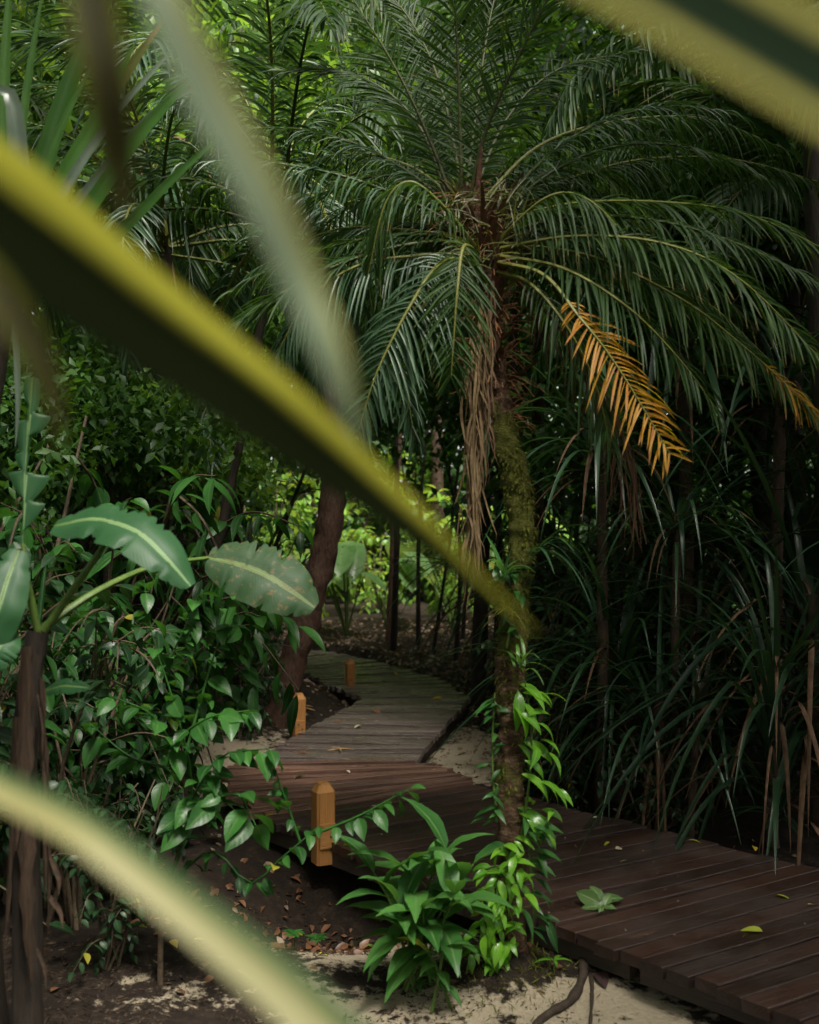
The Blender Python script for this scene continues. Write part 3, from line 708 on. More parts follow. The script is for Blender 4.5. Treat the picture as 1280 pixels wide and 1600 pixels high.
vine('climbing_vine', 'thin creeper with narrow leaves low on the right of the palm', 'vine', [(830, 1470, 4.15), (832, 1400, 4.15), (826, 1330, 4.15), (830, 1280, 4.15)], 26, .12, LAN, 'shrub', .9, -.03, .025, .3)
vine('climbing_vine', 'small pale creeper with few leaves on the left of the trunk', 'vine', [(775, 1280, 4.2), (768, 1180, 4.2), (772, 1080, 4.2)], 22, .1, LAN, 'shrub', -.9, -.04, .02, .3)

vine('climbing_vine', 'small creeper with upright leaves beside the rosette high on the trunk', 'vine', [(790, 1010, 4.22), (800, 950, 4.22), (812, 880, 4.23)], 18, .10, LAN, 'shrub', -.5, -.055, .02, .2)
def strap_plant(name, label, cat, base, n, L, w, mat, el=(.5, 1.3), droop=(1, 3), azs=None, part='leaf', stem=None, fold=.3, group=None, each=False, tints=(0, 1)):
    o = thing(name, label, cat, base, group); mb = MB()
    for i in range(n):
        az = rng.uniform(0, 6.28) if azs is None else rng.choice(azs) + rng.normal(0, .25)
        Lk = L * rng.uniform(.6, 1.15); pts = blade_pts(np.asarray(base) + rng.normal(0, .012, 3), az, rng.uniform(*el), Lk, rng.uniform(*droop), 10)
        m = MB() if each else mb
        strip(m, pts, wprof(10, w * rng.uniform(.7, 1.2)), np.array([-math.cos(az) * .3, -math.sin(az) * .3, 1]), fold, rng.uniform(*tints), nc=3)
        if each: m.build(part, M[mat], o, base)
    if not each: mb.build(part, M[mat], o, base)
    return o
strap_plant('epiphyte', 'teal strap-leaved epiphyte drooping off the right of the trunk', 'epiphyte', P(835, 865, 4.12), 13, .36, .009, 'strap', (.1, 1.0), (1.6, 3.4), [-.2, -.9, .3], each=True)
strap_plant('epiphyte', 'pale green rosette epiphyte on the left of the trunk', 'epiphyte', P(785, 905, 4.1), 9, .17, .014, 'ginger', (.5, 1.4), (.5, 1.8), each=True)
strap_plant('epiphyte', 'olive tufted epiphyte below the rosette on the trunk', 'epiphyte', P(795, 955, 4.1), 26, .13, .004, 'palm_olive', (-.2, 1.2), (.5, 2))
strap_plant('epiphyte', 'tuft of grassy bright leaves halfway up the palm trunk', 'epiphyte', P(815, 1040, 4.1), 12, .16, .008, 'strap_b', (.3, 1.2), (1, 2.5))

def shoots(name, label, cat, base, tops, Lf, tm, mat, nl=8, group=None, lean=.2):
    o = thing(name, label, cat, base, group); mS = MB()
    for (tx, ty, tY), n in tops:
        top = P(tx, ty, tY); b0 = np.asarray(base) + rng.normal(0, .03, 3) * np.array([1, 1, 0]); mid = (b0 + top) / 2 + np.array([0, 0, .05]) + rng.normal(0, .015, 3)
        c = curve([b0, mid, top], 14); tube(mS, c, np.linspace(.007, .004, 14), 6, .5)
        mL = MB(); k = np.linspace(5, 13, n).astype(int); az = np.arange(n) * 2.4 + rng.uniform(0, 6); el = np.linspace(.15, 1.15, n) + rng.normal(0, .15, n)
        T = tang(c)[-1]; hor = np.stack([np.cos(az), np.sin(az), np.zeros(n)], 1)
        d = nrm(hor * np.cos(el)[:, None] + (UP * .5 + T * .5) * np.sin(el)[:, None]); up = nrm(UP - hor * .2)
        scatter(mL, tm, c[k], d, up, Lf * rng.uniform(.75, 1.15, n), rng.uniform(0, 1, n))
        mL.build('leaf_whorl', M[mat], o, base)
    mS.build('stem', M['green_stem'], o, base)
    return o
gb = np.array([.02, 4.05, seat(.02, 4.05)])
shoots('ginger_plant', 'lush ginger-like plant with long glossy leaves left of the palm', 'plant', gb, [((697, 1330, 4.0), 11), ((640, 1360, 3.95), 9), ((585, 1365, 3.95), 7), ((620, 1410, 3.85), 8), ((710, 1400, 3.85), 9), ((660, 1420, 3.8), 8), ((740, 1350, 4.1), 6)], .28, LANW, 'ginger')
gb2 = np.array([.13, 3.83, seat(.13, 3.83)])
shoots('ginger_plant', 'small low sprout with speckled leaves in front of the ginger plant', 'plant', gb2, [((690, 1470, 3.8), 7), ((670, 1490, 3.78), 5)], .13, LANW, 'ginger')

# ------------------------------------------------------------------ banana plant at left
def banana_leaf(o, org, mid, w, mat, up, name='leaf', petiole=None, droopy=.25, torn=False):
    mb = MB(); n = 72 if torn else 44; c = curve(PP(mid), n); T = tang(c); N = np.broadcast_to(np.asarray(up, float), (n, 3)); X_ = nrm(np.cross(T, N)); N = np.cross(X_, T)
    v = np.linspace(0, 1, n); h = w * np.maximum(np.sin(np.pi * np.clip(v * .93 + .05, 0, 1)) ** .55, .05); nc = 9; u = np.linspace(-1, 1, nc)
    hs = [h * (1 - (rng.uniform(size=n) < .14) * rng.uniform(.05, .4, n)) for _ in (0, 1)]
    if torn:
        for k_ in (0, 1):
            br = np.r_[0, np.cumsum(rng.uniform(.09, .24, 12))]; seg = np.clip(np.searchsorted(br, v, 'right') - 1, 0, 11); q = (v - br[seg]) / (br[seg + 1] - br[seg]); amp = rng.choice([.12, .55, .8, 1.15], 12)[seg]
            hs[k_] = h * np.maximum(amp * np.clip(1.15 - q, 0, 1) ** .6, .06)
    h2 = np.where(u[None] < 0, hs[0][:, None], hs[1][:, None])
    V = c[:, None] + X_[:, None] * (u[None, :, None] * h2[..., None] * .95) + N[:, None] * ((-np.abs(u) ** 2 * droopy + .16 * np.sqrt(np.abs(u)))[None, :, None] * h[:, None, None]) + N[:, None] * (np.sin(v * 23 + 2)[:, None] * np.abs(u)[None] * .035 * h[:, None])[..., None]
    A = np.zeros((n, nc, 3)); A[..., 0] = u; A[..., 1] = v[:, None]; A[..., 2] = .5
    mb.add(V, gridf(n, nc), A); lf = mb.build(name, M[mat], o, org)
    mb = MB(); tube(mb, c - N * .002, np.linspace(.0045, .0018, n), 6, .7); mb.build('midrib', M['green_stem'], lf, org)
    if petiole is not None:
        mb = MB(); tube(mb, curve(PP(petiole), 14), np.linspace(.014, .008, 14), 7, .4); mb.build('petiole', M['green_stem'], o, org)
bb = P(45, 1575, 3.25); bb[2] = seat(bb[0], bb[1])
ban = thing('banana_plant', 'young banana plant with broad arching leaves and dry brown sheaths', 'banana plant', bb)
mb = MB(); tube(mb, curve([bb, P(42, 1400, 3.25), P(38, 1200, 3.25), P(48, 1060, 3.25), P(60, 985, 3.25)], 30), np.interp(np.linspace(0, 1, 30), [0, .1, .7, 1], [.062, .05, .043, .032]), 14, .1, .004, 18); mb.build('stem', M['bark_dark'], ban, bb)
for x0, y0, x1, y1, w in ((40, 1010, 25, 1330, .026), (62, 1060, 70, 1420, .018), (20, 1120, 5, 1500, .022), (66, 1180, 75, 1460, .014), (45, 1250, 50, 1540, .026), (30, 1080, 38, 1260, .02)):
    q = P(x0, y0, 3.19); e = P(x1, y1, 3.15); mb = MB()
    strip(mb, curve([q, (q + e) / 2 + rng.normal(0, .008, 3), e], 16), wprof(16, w, .8, 3) * (1 + .25 * np.sin(np.arange(16) * 1.7 + x0)), (rng.normal(0, .5), -1, 0), -.5, rng.uniform(0, .5), nc=5, wave=.12); mb.build('dry_sheath', M['sheath'], ban, bb)
for x0, y0, x1, y1 in ((62, 1085, 66, 1180), (70, 1190, 66, 1280), (80, 1340, 92, 1400), (76, 1400, 98, 1450), (60, 1480, 72, 1545)):
    q = P(x0, y0, 3.17); e = P(x1, y1, 3.12); mb = MB(); strip(mb, curve([q, (q + e) / 2 + np.array([.012, 0, 0]), e], 7), wprof(7, .012), (rng.normal(0, .8), -1, 0), .6, rng.uniform(), nc=3); mb.build('dry_scrap', M['sheath'], ban, bb)
banana_leaf(ban, bb, [(85, 822, 3.15), (150, 812, 3.1), (215, 832, 3.05), (262, 875, 3.02), (298, 916, 3.02)], .10, 'banana', (.35, -.75, .75), petiole=[(70, 985, 3.25), (115, 920, 3.22), (165, 845, 3.18), (150, 815, 3.12)])
banana_leaf(ban, bb, [(50, 590, 3.35), (44, 680, 3.33), (39, 760, 3.3), (36, 850, 3.28)], .07, 'banana', (.2, -1, .1), petiole=[(60, 985, 3.25), (44, 920, 3.27), (36, 850, 3.28)], torn=True)
banana_leaf(ban, bb, [(30, 860, 3.1), (14, 900, 3.05), (-5, 960, 3.0), (-30, 1040, 3.0)], .075, 'banana', (.3, -1, .3), petiole=[(60, 990, 3.25), (45, 920, 3.2), (30, 860, 3.1)])
banana_leaf(ban, bb, [(20, 985, 3.05), (0, 1010, 3.0), (-25, 1050, 2.98)], .06, 'banana', (.3, -1, .4))
banana_leaf(ban, bb, [(70, 1080, 3.3), (100, 1072, 3.25), (140, 1075, 3.22)], .03, 'banana', (.1, -.8, .5))
banana_leaf(ban, bb, [(325, 872, 3.9), (365, 880, 3.88), (410, 896, 3.85), (450, 920, 3.82), (492, 950, 3.82)], .145, 'banana_old', (.2, -1, .6), petiole=[(62, 985, 3.26), (150, 925, 3.42), (240, 885, 3.66), (325, 872, 3.9)])
mb = MB(); c = curve([P(60, 985, 3.25), P(66, 930, 3.24), P(72, 880, 3.24)], 12); strip(mb, c, wprof(12, .013, .6, 3), (.2, -1, 0), .7, .5, nc=5); mb.build('rolled_leaf', M['banana'], ban, bb)

# ------------------------------------------------------------------ pandanus at upper left
pb = np.array([-1.38, 3.45, seat(-1.38, 3.45)])
pan = thing('screw_pine', 'tall screw pine with broad sword leaves fanning at upper left', 'screw pine', pb)
mb = MB(); crown = P(10, 420, 3.45); tube(mb, curve([pb, (pb + crown) / 2 + np.array([-.12, 0, 0]), crown], 24), np.linspace(.04, .035, 24), 12, .3, .005, 20); mb.build('stem', M['bark_dark'], pan, pb)
swords = [([(10, 400), (5, 200), (12, 30), (20, -80)], .042, 'strap_b', 3.4), ([(20, 400), (30, 250), (45, 120), (70, -30)], .03, 'strap_b', 3.35), ([(30, 400), (70, 250), (110, 120), (150, 20)], .065, 'sword', 3.4),
          ([(30, 420), (60, 300), (100, 190), (160, 70)], .028, 'strap_b', 3.3), ([(30, 430), (90, 300), (150, 190), (215, 60)], .06, 'sword', 3.35), ([(40, 430), (100, 300), (180, 180), (290, 55)], .03, 'grey_strap', 3.25),
          ([(60, 440), (130, 340), (220, 210), (330, 90)], .052, 'sword', 3.4), ([(50, 430), (110, 280), (190, 130), (270, 10)], .05, 'palm_olive', 3.5), ([(40, 400), (30, 250), (10, 140), (-60, 180)], .06, 'grey_strap', 3.0),
          ([(20, 420), (40, 330), (35, 250), (10, 150), (5, 145)], .05, 'grey_strap', 3.1), ([(60, 450), (170, 380), (270, 280), (360, 200)], .04, 'sword', 3.5), ([(40, 430), (150, 280), (260, 160), (330, 150), (400, 230)], .03, 'grey_strap', 3.5),
          ([(30, 420), (90, 200), (140, 60), (210, -60)], .05, 'sword', 3.6), ([(0, 420), (-40, 250), (-60, 90)], .05, 'sword', 3.3), ([(20, 480), (26, 560), (28, 640), (24, 700)], .02, 'grey_strap', 3.3)]
for pts, w, mt, Yk in swords:
    c = curve(PP(pts, Yk), 16); mb = MB(); strip(mb, c, wprof(16, w * .55, .75, 3), (.3, -1, .25), .35, rng.uniform(), nc=5); mb.build('leaf', M[mt], pan, pb)

# ------------------------------------------------------------------ near out-of-focus variegated plants
vb = np.array([-.95, .62, seat(-.95, .62)])
vp = thing('variegated_plant', 'out-of-focus plant with dark yellow-edged blades reaching in from upper left', 'plant', vb)
vtop = np.array([-.62, .58, 2.15])
mb = MB(); tube(mb, curve([vb, np.array([-.9, .62, 1.0]), vtop], 20), .022, 10, .5, .003, 30); mb.build('stem', M['bark'], vp, vb)
def vleaf(par, org, path, w, mat, up, u0, u1, base=None, fold=.15):
    pts = PP(path)
    if base is not None: pts = np.vstack([base, pts])
    c = curve(pts, 40); mb = MB(); wi = np.asarray(w, float); ww = np.interp(np.linspace(0, 1, 40), np.linspace(0, 1, len(wi)), wi)
    strip(mb, c, ww, up, fold, .5, u0, u1, 9); return mb.build('leaf', M[mat], par, org)
vleaf(vp, vb, [(-260, 140, .56), (0, 330, .56), (200, 480, .56), (400, 627, .56), (560, 752, .57), (660, 834, .57), (740, 905, .58), (835, 990, .58)], [.012, .029, .033, .031, .027, .0235, .021, .0165, .011, .005, .001], 'varieg', (0, -1, .25), .54, -.18)  # colour zones offset: upper strip painted lit, lower half painted in shade
vleaf(vp, vb, [(200, -160, .42), (255, 0, .42), (330, 160, .43), (410, 310, .44), (470, 440, .45), (520, 560, .45), (562, 692, .46)], [.006, .0095, .0115, .011, .0095, .008, .001], 'varieg_pale', (.5, -1, .2), .9, -.4)
vleaf(vp, vb, [(110, -160, .45), (140, -20, .45), (165, 120, .45), (188, 280, .46), (195, 360, .46)], [.009, .011, .011, .009, .002], 'varieg_olive', (.2, -1, .2), -1, 1)
vleaf(vp, vb, [(-120, 330, .5), (-20, 430, .5), (40, 520, .5), (80, 610, .5), (95, 700, .5)], [.006, .009, .009, .007, .001], 'varieg_olive', (.2, -1, .2), -1, 1)
lowb = np.array([-.62, .5, 1.48])
vleaf(vp, vb, [(-360, 1140, .55), (-150, 1160, .54), (0, 1232, .52), (120, 1292, .5), (230, 1374, .49), (352, 1470, .48), (465, 1565, .47), (630, 1730, .45)], [.005, .0065, .0072, .0080, .0086, .0096, .0112, .013, .014], 'varieg_cream', (.2, -1, .5), -.02, 1)
mb = MB(); tube(mb, curve([P(-300, 300, .58), vtop + np.array([-.05, 0, -.2]), np.array([-.9, .62, 1.3])], 10), .012, 8, .5); mb.build('stem', M['green_stem'], vp, vb)
vb2 = np.array([.75, .35, seat(.75, .35)])
vp2 = thing('variegated_plant', 'out-of-focus plant whose wide pale-edged blade crosses the upper right corner', 'plant', vb2)
mb = MB(); tube(mb, curve([vb2, np.array([.72, .38, 1.0]), np.array([.55, .36, 1.72])], 20), .02, 10, .5, .003, 30); mb.build('stem', M['bark'], vp2, vb2)
vleaf(vp2, vb2, [(1900, 640, .38), (1600, 340, .34), (1380, 182, .32), (1280, 122, .32), (1080, 6, .32), (900, -95, .32), (700, -200, .33)], [.01, .02, .022, .022, .022, .022, .012], 'varieg_soft', (-.1, -1, .5), 1, -1)

# ------------------------------------------------------------------ generic plants
def shrub(name, label, cat, h, r, nst, nsub, nl, L, tm, mat, stem='twig', tints=(0, 1), droop=.35, parts=True):
    """leafy shrub about its own base at the origin"""
    o = thing(name, label, cat, (0, 0, 0)); mS, mL = MB(), MB()
    for i in range(nst):
        az = rng.uniform(0, 6.28); k = rng.uniform(.5, 1); top = np.array([math.cos(az) * r * k, math.sin(az) * r * k, h * rng.uniform(.6, 1)])
        c = curve([(rng.normal(0, .05), rng.normal(0, .05), -.05), top * np.array([.35, .35, .5]) + rng.normal(0, .06, 3), top], 12); tube(mS, c, np.linspace(.014, .005, 12), 5, rng.uniform())
        for j in range(nsub):
            b = c[rng.integers(3, 12)]; d = nrm(rng.normal(0, 1, 3) + np.array([math.cos(az), math.sin(az), .25]) * .7); e = b + d * r * rng.uniform(.35, .8)
            leafy_branch(mS, mL, [b, (b + e) / 2 + UP * .04, e - UP * .05], .006, nl, L, tm, droop, .1, tints=tints)
    mL.build('foliage', M[mat], o); mS.build('stems', M[stem], o)
    return o

def strap_clump(name, label, cat, n, L, w, mat, h=.3, dead=6, trunk=0, el=(.4, 1.45), droop=(1.2, 3.2)):
    o = thing(name, label, cat, (0, 0, 0)); mb = MB()
    for i in range(n):
        az = rng.uniform(0, 6.28); Lk = L * rng.uniform(.6, 1.1); b = np.array([math.cos(az) * .05, math.sin(az) * .05, trunk + rng.uniform(0, h)])
        strip(mb, blade_pts(b, az, rng.uniform(*el), Lk, rng.uniform(*droop), 14, rng.integers(4, 11) if rng.uniform() < .35 else 0), wprof(14, w * rng.uniform(.7, 1.2)), np.array([-math.cos(az) * .3, -math.sin(az) * .3, 1]), .35, rng.uniform(), nc=3)
    mb.build('leaves', M[mat], o)
    if trunk:
        mb = MB(); tube(mb, curve([(0, 0, -.1), (.04, .02, trunk * .5), (0, 0, trunk + h)], 14), .05, 10, .4, .006, 20); mb.build('trunk', M['bark'], o)
    if dead:
        mb = MB()
        for i in range(dead):
            az = rng.uniform(0, 6.28); b = np.array([math.cos(az) * .07, math.sin(az) * .07, trunk + rng.uniform(0, h)])
            strip(mb, blade_pts(b, az, rng.uniform(-.2, .8), L * rng.uniform(.4, .8), rng.uniform(2.5, 5), 12), wprof(12, w * rng.uniform(.5, 1.0)), np.array([-math.cos(az), -math.sin(az), .3]), .6, rng.uniform(), nc=3)
        mb.build('dead_leaves', M['dead_dark'], o)
    return o

# pinnate frond meshes shared by the palms further back
FR = []
for k, (Lm, wl, mt, dr) in enumerate(((.34, .011, 'palm_dark', .8), (.32, .010, 'palm_blue', .6), (.36, .012, 'palm', 1.0))):
    m1, m2 = MB(), MB(); frond_mesh(m1, m2, [(0, 0, 0), (.45, 0, .32), (.95, 0, .42), (1.45, 0, .22), (1.8, 0, -.22)], (0, 0, 1), Lm=Lm, spacing=.034, wl=wl, droop=dr, t0=.16, r0=.014, vee=.12)
    a = m1.build('frond', M[mt]); b = m2.build('rachis', M['rachis_dark' if k != 1 else 'rachis'], a); FR.append((a, b))
def back_palm(label, x, y, hz, nf, kinds, Lf=1.0, lean=(0, 0), mid=(0, 0), trunk_r=.07, bark='bark_dark', bump=.006, els=(-.75, .95), group='palms behind the main palm'):
    z0 = seat(x, y); o = thing('palm_tree', label, 'palm tree', (x, y, z0), group); top = np.array([lean[0], lean[1], hz - z0])
    mb = MB(); c = curve([(0, 0, -.1), top * .5 + np.array([lean[0] * .25 + mid[0], mid[1], 0]), top], 60); tube(mb, c, np.linspace(trunk_r * 1.15, trunk_r * .85, 60) * (1 + .06 * np.sin(np.linspace(0, hz * 60, 60))), 14, .4, bump, 18); mb.build('trunk', M[bark], o)
    for i in range(nf):
        a, b = FR[rng.choice(kinds)]; f = a.copy(); COL.objects.link(f); f.parent = o; r = b.copy(); COL.objects.link(r); r.parent = f
        q = i / max(nf - 1, 1); f.location = tuple(top + rng.normal(0, .03, 3)); f.rotation_euler = (rng.normal(0, .15), -(els[0] + (els[1] - els[0]) * q + rng.normal(0, .12)), i * 2.399 + rng.normal(0, .2)); s = Lf * rng.uniform(.85, 1.15); f.scale = (s, s, s)
    return o
back_palm('leaning dark-trunked palm behind the banana plant on the left of the path', -1.2, 9.0, 4.1, 20, [1, 0], 1.2, (.3, -.3), (.32, 0), .11, 'bark_red', bump=.02)
back_palm('bluish palm leaning over the shrubs left of the main crown', -1.72, 6.3, 3.45, 18, [1, 1, 0], 1.0, (.92, -.1), (-.12, 0), .03)
back_palm('palm with fronds filling the upper right corner', 2.75, 5.9, 4.3, 16, [0, 2], 1.1, (-.45, 0), (0, 0), .06)
back_palm('palm with bluish fronds left of the main palm crown', -1.75, 6.9, 3.55, 18, [1], 1.0, (.1, 0), (0, 0), .06)
back_palm('tall palm high at the far left behind the screw pine', -3.2, 9.6, 5.3, 20, [1, 2], 1.35, (.2, 0), (0, 0), .08)
back_palm('dark palm crowded behind the main palm on the right', 2.9, 7.5, 3.5, 20, [0, 0, 2], 1.15, (-.1, 0), (0, 0), .07)
back_palm('tall dark palm near the right edge behind the strap leaves', 3.1, 8.4, 4.6, 20, [0, 2], 1.35, (-.3, 0), (0, 0), .08)
back_palm('slender palm rising behind the crown of the main palm', .7, 10.5, 5.6, 20, [0, 2], 1.5, (.1, 0), (0, 0), .07)
back_palm('far pale palm above the clearing left of centre', -2.6, 14.5, 7.4, 20, [1, 2], 1.7, (.2, 0), (0, 0), .09)
back_palm('far palm in the deep shade at right', 5.8, 13.0, 6.8, 18, [0, 2], 1.7, (0, 0), (0, 0), .09)
for a, b in FR:
    bpy.data.objects.remove(b); bpy.data.objects.remove(a)

# --- strap leaved clumps on the right
G_ST = 'strap-leaved clumps in the shade on the right'
sA = strap_clump('strap_plant', 'arching strap-leaved clump right behind the mossy trunk', 'strap plant', 46, 1.7, .022, 'strap', .5, 12, .5); sA['group'] = G_ST
sA.location = (1.4, 6.95, seat(1.4, 6.95))
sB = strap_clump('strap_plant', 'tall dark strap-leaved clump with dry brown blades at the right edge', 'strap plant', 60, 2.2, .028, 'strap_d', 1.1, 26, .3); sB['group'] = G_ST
sB.location = (2.45, 6.2, seat(2.45, 6.2))
for x, y, rz, sc, src, lb in ((2.0, 7.1, 1, 1.1, sA, 'strap-leaved clump below the orange palm frond'), (1.75, 8.5, 2, 1.1, sA, 'strap-leaved clump behind the small shrubs right of the path'), (2.9, 7.4, 3, 1.25, sB, 'large dark strap-leaved clump behind the one with brown blades'),
                              (2.2, 8.6, 4.2, 1.2, sB, 'deeply shaded strap-leaved clump in the right middle distance'), (1.55, 6.4, 5.2, .8, sA, 'low strap-leaved clump beside the boardwalk on the right'), (3.4, 6.6, .4, 1.2, sB, 'strap-leaved clump cut by the right edge of the view'),
                              (1.7, 10.4, 2.2, 1.25, sA, 'strap-leaved clump at the second bend of the boardwalk'), (2.1, 5.85, 2.9, .75, sB, 'short strap-leaved clump close to the boardwalk edge at right'), (1.2, 12, .9, 1.4, sA, 'far strap-leaved clump right of the thin saplings'), (2.9, 10.5, .9, 1.5, sB, 'big far strap-leaved clump in the dark at right')):
    dup(src, (x, y, seat(x, y)), rz, sc, lb)
G_SP = 'screw pines behind the main palm'
sE = strap_clump('screw_pine', 'screw pine with grey-green straps hanging right of the main crown', 'screw pine', 44, 1.8, .03, 'strap', .5, 10, 3.0, (.0, 1.4), (1.2, 3.4)); sE['group'] = G_SP; sE.location = (2.0, 7.5, seat(2.0, 7.5))
for x, y, rz, sc, lb in ((1.25, 6.75, 5, .72, 'small screw pine with hanging straps just right of the mossy trunk'), (2.45, 6.75, 2.6, .78, 'screw pine hanging its straps behind the orange frond'), (3.05, 6.2, .6, .7, 'low screw pine with straps hanging at the right edge'), (1.7, 6.5, 3.3, .55, 'lowest screw pine over the dark boardwalk at right'), (3.0, 7.0, 1, 1.15, 'screw pine with long straps at the upper right edge'), (1.45, 11.2, 2, 1.4, 'screw pine rising behind the main palm crown'), (-2.2, 8.2, 3, 1.3, 'screw pine behind the bluish palms at upper left'), (2.2, 9.6, 4, 1.5, 'big screw pine in the dark upper right background')):
    dup(sE, (x, y, seat(x, y)), rz, sc, lb)
# --- left strap clumps
G_SL = 'strap-leaved clumps on the left bank'
sC = strap_clump('strap_plant', 'upright strap leaves in front of the leaning trunk on the left', 'strap plant', 26, 1.7, .024, 'strap', .3, 4, .2, (.9, 1.5), (.6, 2.2)); sC['group'] = G_SL; sC.location = (-1.85, 8.3, seat(-1.85, 8.3))
for x, y, rz, sc, lb in ((-2.4, 8.8, 1, 1.3, 'strap-leaved clump left behind the leafy shrubs'), (-1.9, 11, 2, 1.3, 'strap-leaved clump on the bank beyond the soil mound'), (-2.9, 6.2, 3, 1.1, 'strap-leaved clump at the left edge behind the banana')):
    dup(sC, (x, y, seat(x, y)), rz, sc, lb)

# --- shrubs
G_SH = 'leafy shrubs along the path'
s1 = shrub('shrub', 'glossy broad-leaved shrub behind the big banana leaf', 'shrub', 1.6, .6, 8, 5, 10, .115, OVW, 'shrub'); s1['group'] = G_SH; s1.location = (-1.75, 5.4, seat(-1.75, 5.4))
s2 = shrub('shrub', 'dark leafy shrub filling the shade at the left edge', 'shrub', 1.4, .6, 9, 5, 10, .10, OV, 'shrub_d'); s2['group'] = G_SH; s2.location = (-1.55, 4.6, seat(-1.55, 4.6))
s3 = shrub('shrub', 'fine-leaved shrub right of the boardwalk behind the mossy trunk', 'shrub', .95, .4, 9, 6, 10, .075, OV, 'shrub_d'); s3['group'] = G_SH; s3.location = (1.0, 7.35, seat(1.0, 7.35))
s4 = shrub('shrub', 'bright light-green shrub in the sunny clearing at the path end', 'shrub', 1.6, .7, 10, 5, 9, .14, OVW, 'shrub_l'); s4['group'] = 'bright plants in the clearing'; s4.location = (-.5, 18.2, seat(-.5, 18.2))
s5 = shrub('shrub', 'bushy shrub with narrow leaves beside the leaning trunk', 'shrub', 1.4, .55, 9, 5, 11, .14, LAN, 'shrub'); s5['group'] = G_SH; s5.location = (-2.3, 7.4, seat(-2.3, 7.4))
for src, x, y, rz, sc, lb in (
    (s1, -2.15, 6.4, 1.2, 1.35, 'tall broad-leaved shrub below the bluish palm fronds at left'), (s1, -1.95, 9.0, 2.2, 1.0, 'broad-leaved shrub at the foot of the leaning palm trunk'), (s1, -2.9, 7.6, 4.0, 1.6, 'tallest broad-leaved shrub in the left background'),
    (s1, -2.3, 5.0, .6, 1.5, 'broad-leaved shrub behind the torn banana leaf'), (s5, -2.5, 7.0, 3.1, 1.5, 'narrow-leaved shrub behind the tall broad-leaved one'), (s5, -2.0, 6.3, 2.0, 1.0, 'narrow-leaved shrub beneath the speckled banana leaf'),
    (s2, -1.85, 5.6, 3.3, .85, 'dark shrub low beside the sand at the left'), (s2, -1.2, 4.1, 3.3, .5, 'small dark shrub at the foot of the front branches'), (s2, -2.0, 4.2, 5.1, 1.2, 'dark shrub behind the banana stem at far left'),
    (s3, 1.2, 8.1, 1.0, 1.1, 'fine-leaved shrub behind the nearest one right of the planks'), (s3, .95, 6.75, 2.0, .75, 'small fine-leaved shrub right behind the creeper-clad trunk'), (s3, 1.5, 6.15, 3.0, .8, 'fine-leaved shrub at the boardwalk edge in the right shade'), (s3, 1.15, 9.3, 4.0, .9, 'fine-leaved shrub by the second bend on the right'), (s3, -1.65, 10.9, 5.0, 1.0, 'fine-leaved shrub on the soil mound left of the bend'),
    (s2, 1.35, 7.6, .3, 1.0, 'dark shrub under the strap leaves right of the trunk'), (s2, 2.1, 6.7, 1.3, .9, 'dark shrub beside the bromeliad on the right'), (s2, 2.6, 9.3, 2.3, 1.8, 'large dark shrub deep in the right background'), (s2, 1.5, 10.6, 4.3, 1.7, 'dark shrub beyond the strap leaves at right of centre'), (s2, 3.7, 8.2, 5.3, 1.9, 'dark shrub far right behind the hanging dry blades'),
    (s1, -1.9, 12.6, 1.0, 1.3, 'broad-leaved shrub at the far left of the boardwalk end'), (s1, -3.2, 11.5, 2.9, 2.0, 'big broad-leaved shrub behind the left bank'), (s5, -2.9, 13.8, .2, 2.0, 'narrow-leaved shrub far behind the leaning trunk'), (s5, 1.7, 14.0, 3.9, 1.2, 'narrow-leaved shrub right behind the dead branch'), (s2, 1.9, 12.2, .9, 1.9, 'dark shrub behind the far strap leaves at right')):
    dup(src, (x, y, seat(x, y)), rz, sc, lb, G_SH)
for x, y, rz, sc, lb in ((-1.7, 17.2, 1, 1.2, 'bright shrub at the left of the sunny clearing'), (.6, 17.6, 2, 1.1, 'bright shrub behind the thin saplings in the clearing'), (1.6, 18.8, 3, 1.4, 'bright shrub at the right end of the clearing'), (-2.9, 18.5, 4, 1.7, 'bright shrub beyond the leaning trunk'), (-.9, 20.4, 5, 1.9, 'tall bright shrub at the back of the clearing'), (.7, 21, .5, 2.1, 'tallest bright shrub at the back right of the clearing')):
    dup(s4, (x, y, seat(x, y)), rz, sc, lb)

for src, x, y, rz, sc, lb in ((s1, -1.75, 5.75, 2.2, 1.25, 'broad-leaved shrub in front of the thin leaning palm trunk'), (s5, -1.75, 6.2, 1.1, 1.75, 'tall narrow-leaved shrub in front of the bluish palm trunk'), (s3, -1.48, 8.55, 2, 1.0, 'fine-leaved shrub covering the foot of the leaning red trunk'), (s3, -2.2, 8.0, 4, 1.7, 'tall fine-leaved shrub left of the leaning red trunk'), (s4, -2.6, 8.4, 1, .9, 'light-green shrub catching the sky light at left'), (s4, -2.1, 5.9, 3, .75, 'small light-green shrub behind the broad-leaved ones'), (s5, -1.9, 4.9, 4, 1.1, 'narrow-leaved shrub between the banana and the front branches'), (s3, -2.15, 6.9, 2, 1.3, 'fine-leaved shrub hiding the foot of the leaning bluish palm'), (s3, -1.55, 5.0, 2.6, .8, 'fine-leaved shrub just behind the front branches'), (s2, -2.6, 9.6, 2.6, 2.0, 'tall dark shrub closing the left background'), (s2, -3.6, 8.6, 1.6, 2.2, 'dark shrub at the left edge of the background')):
    dup(src, (x, y, seat(x, y)), rz, sc, lb, G_SH)
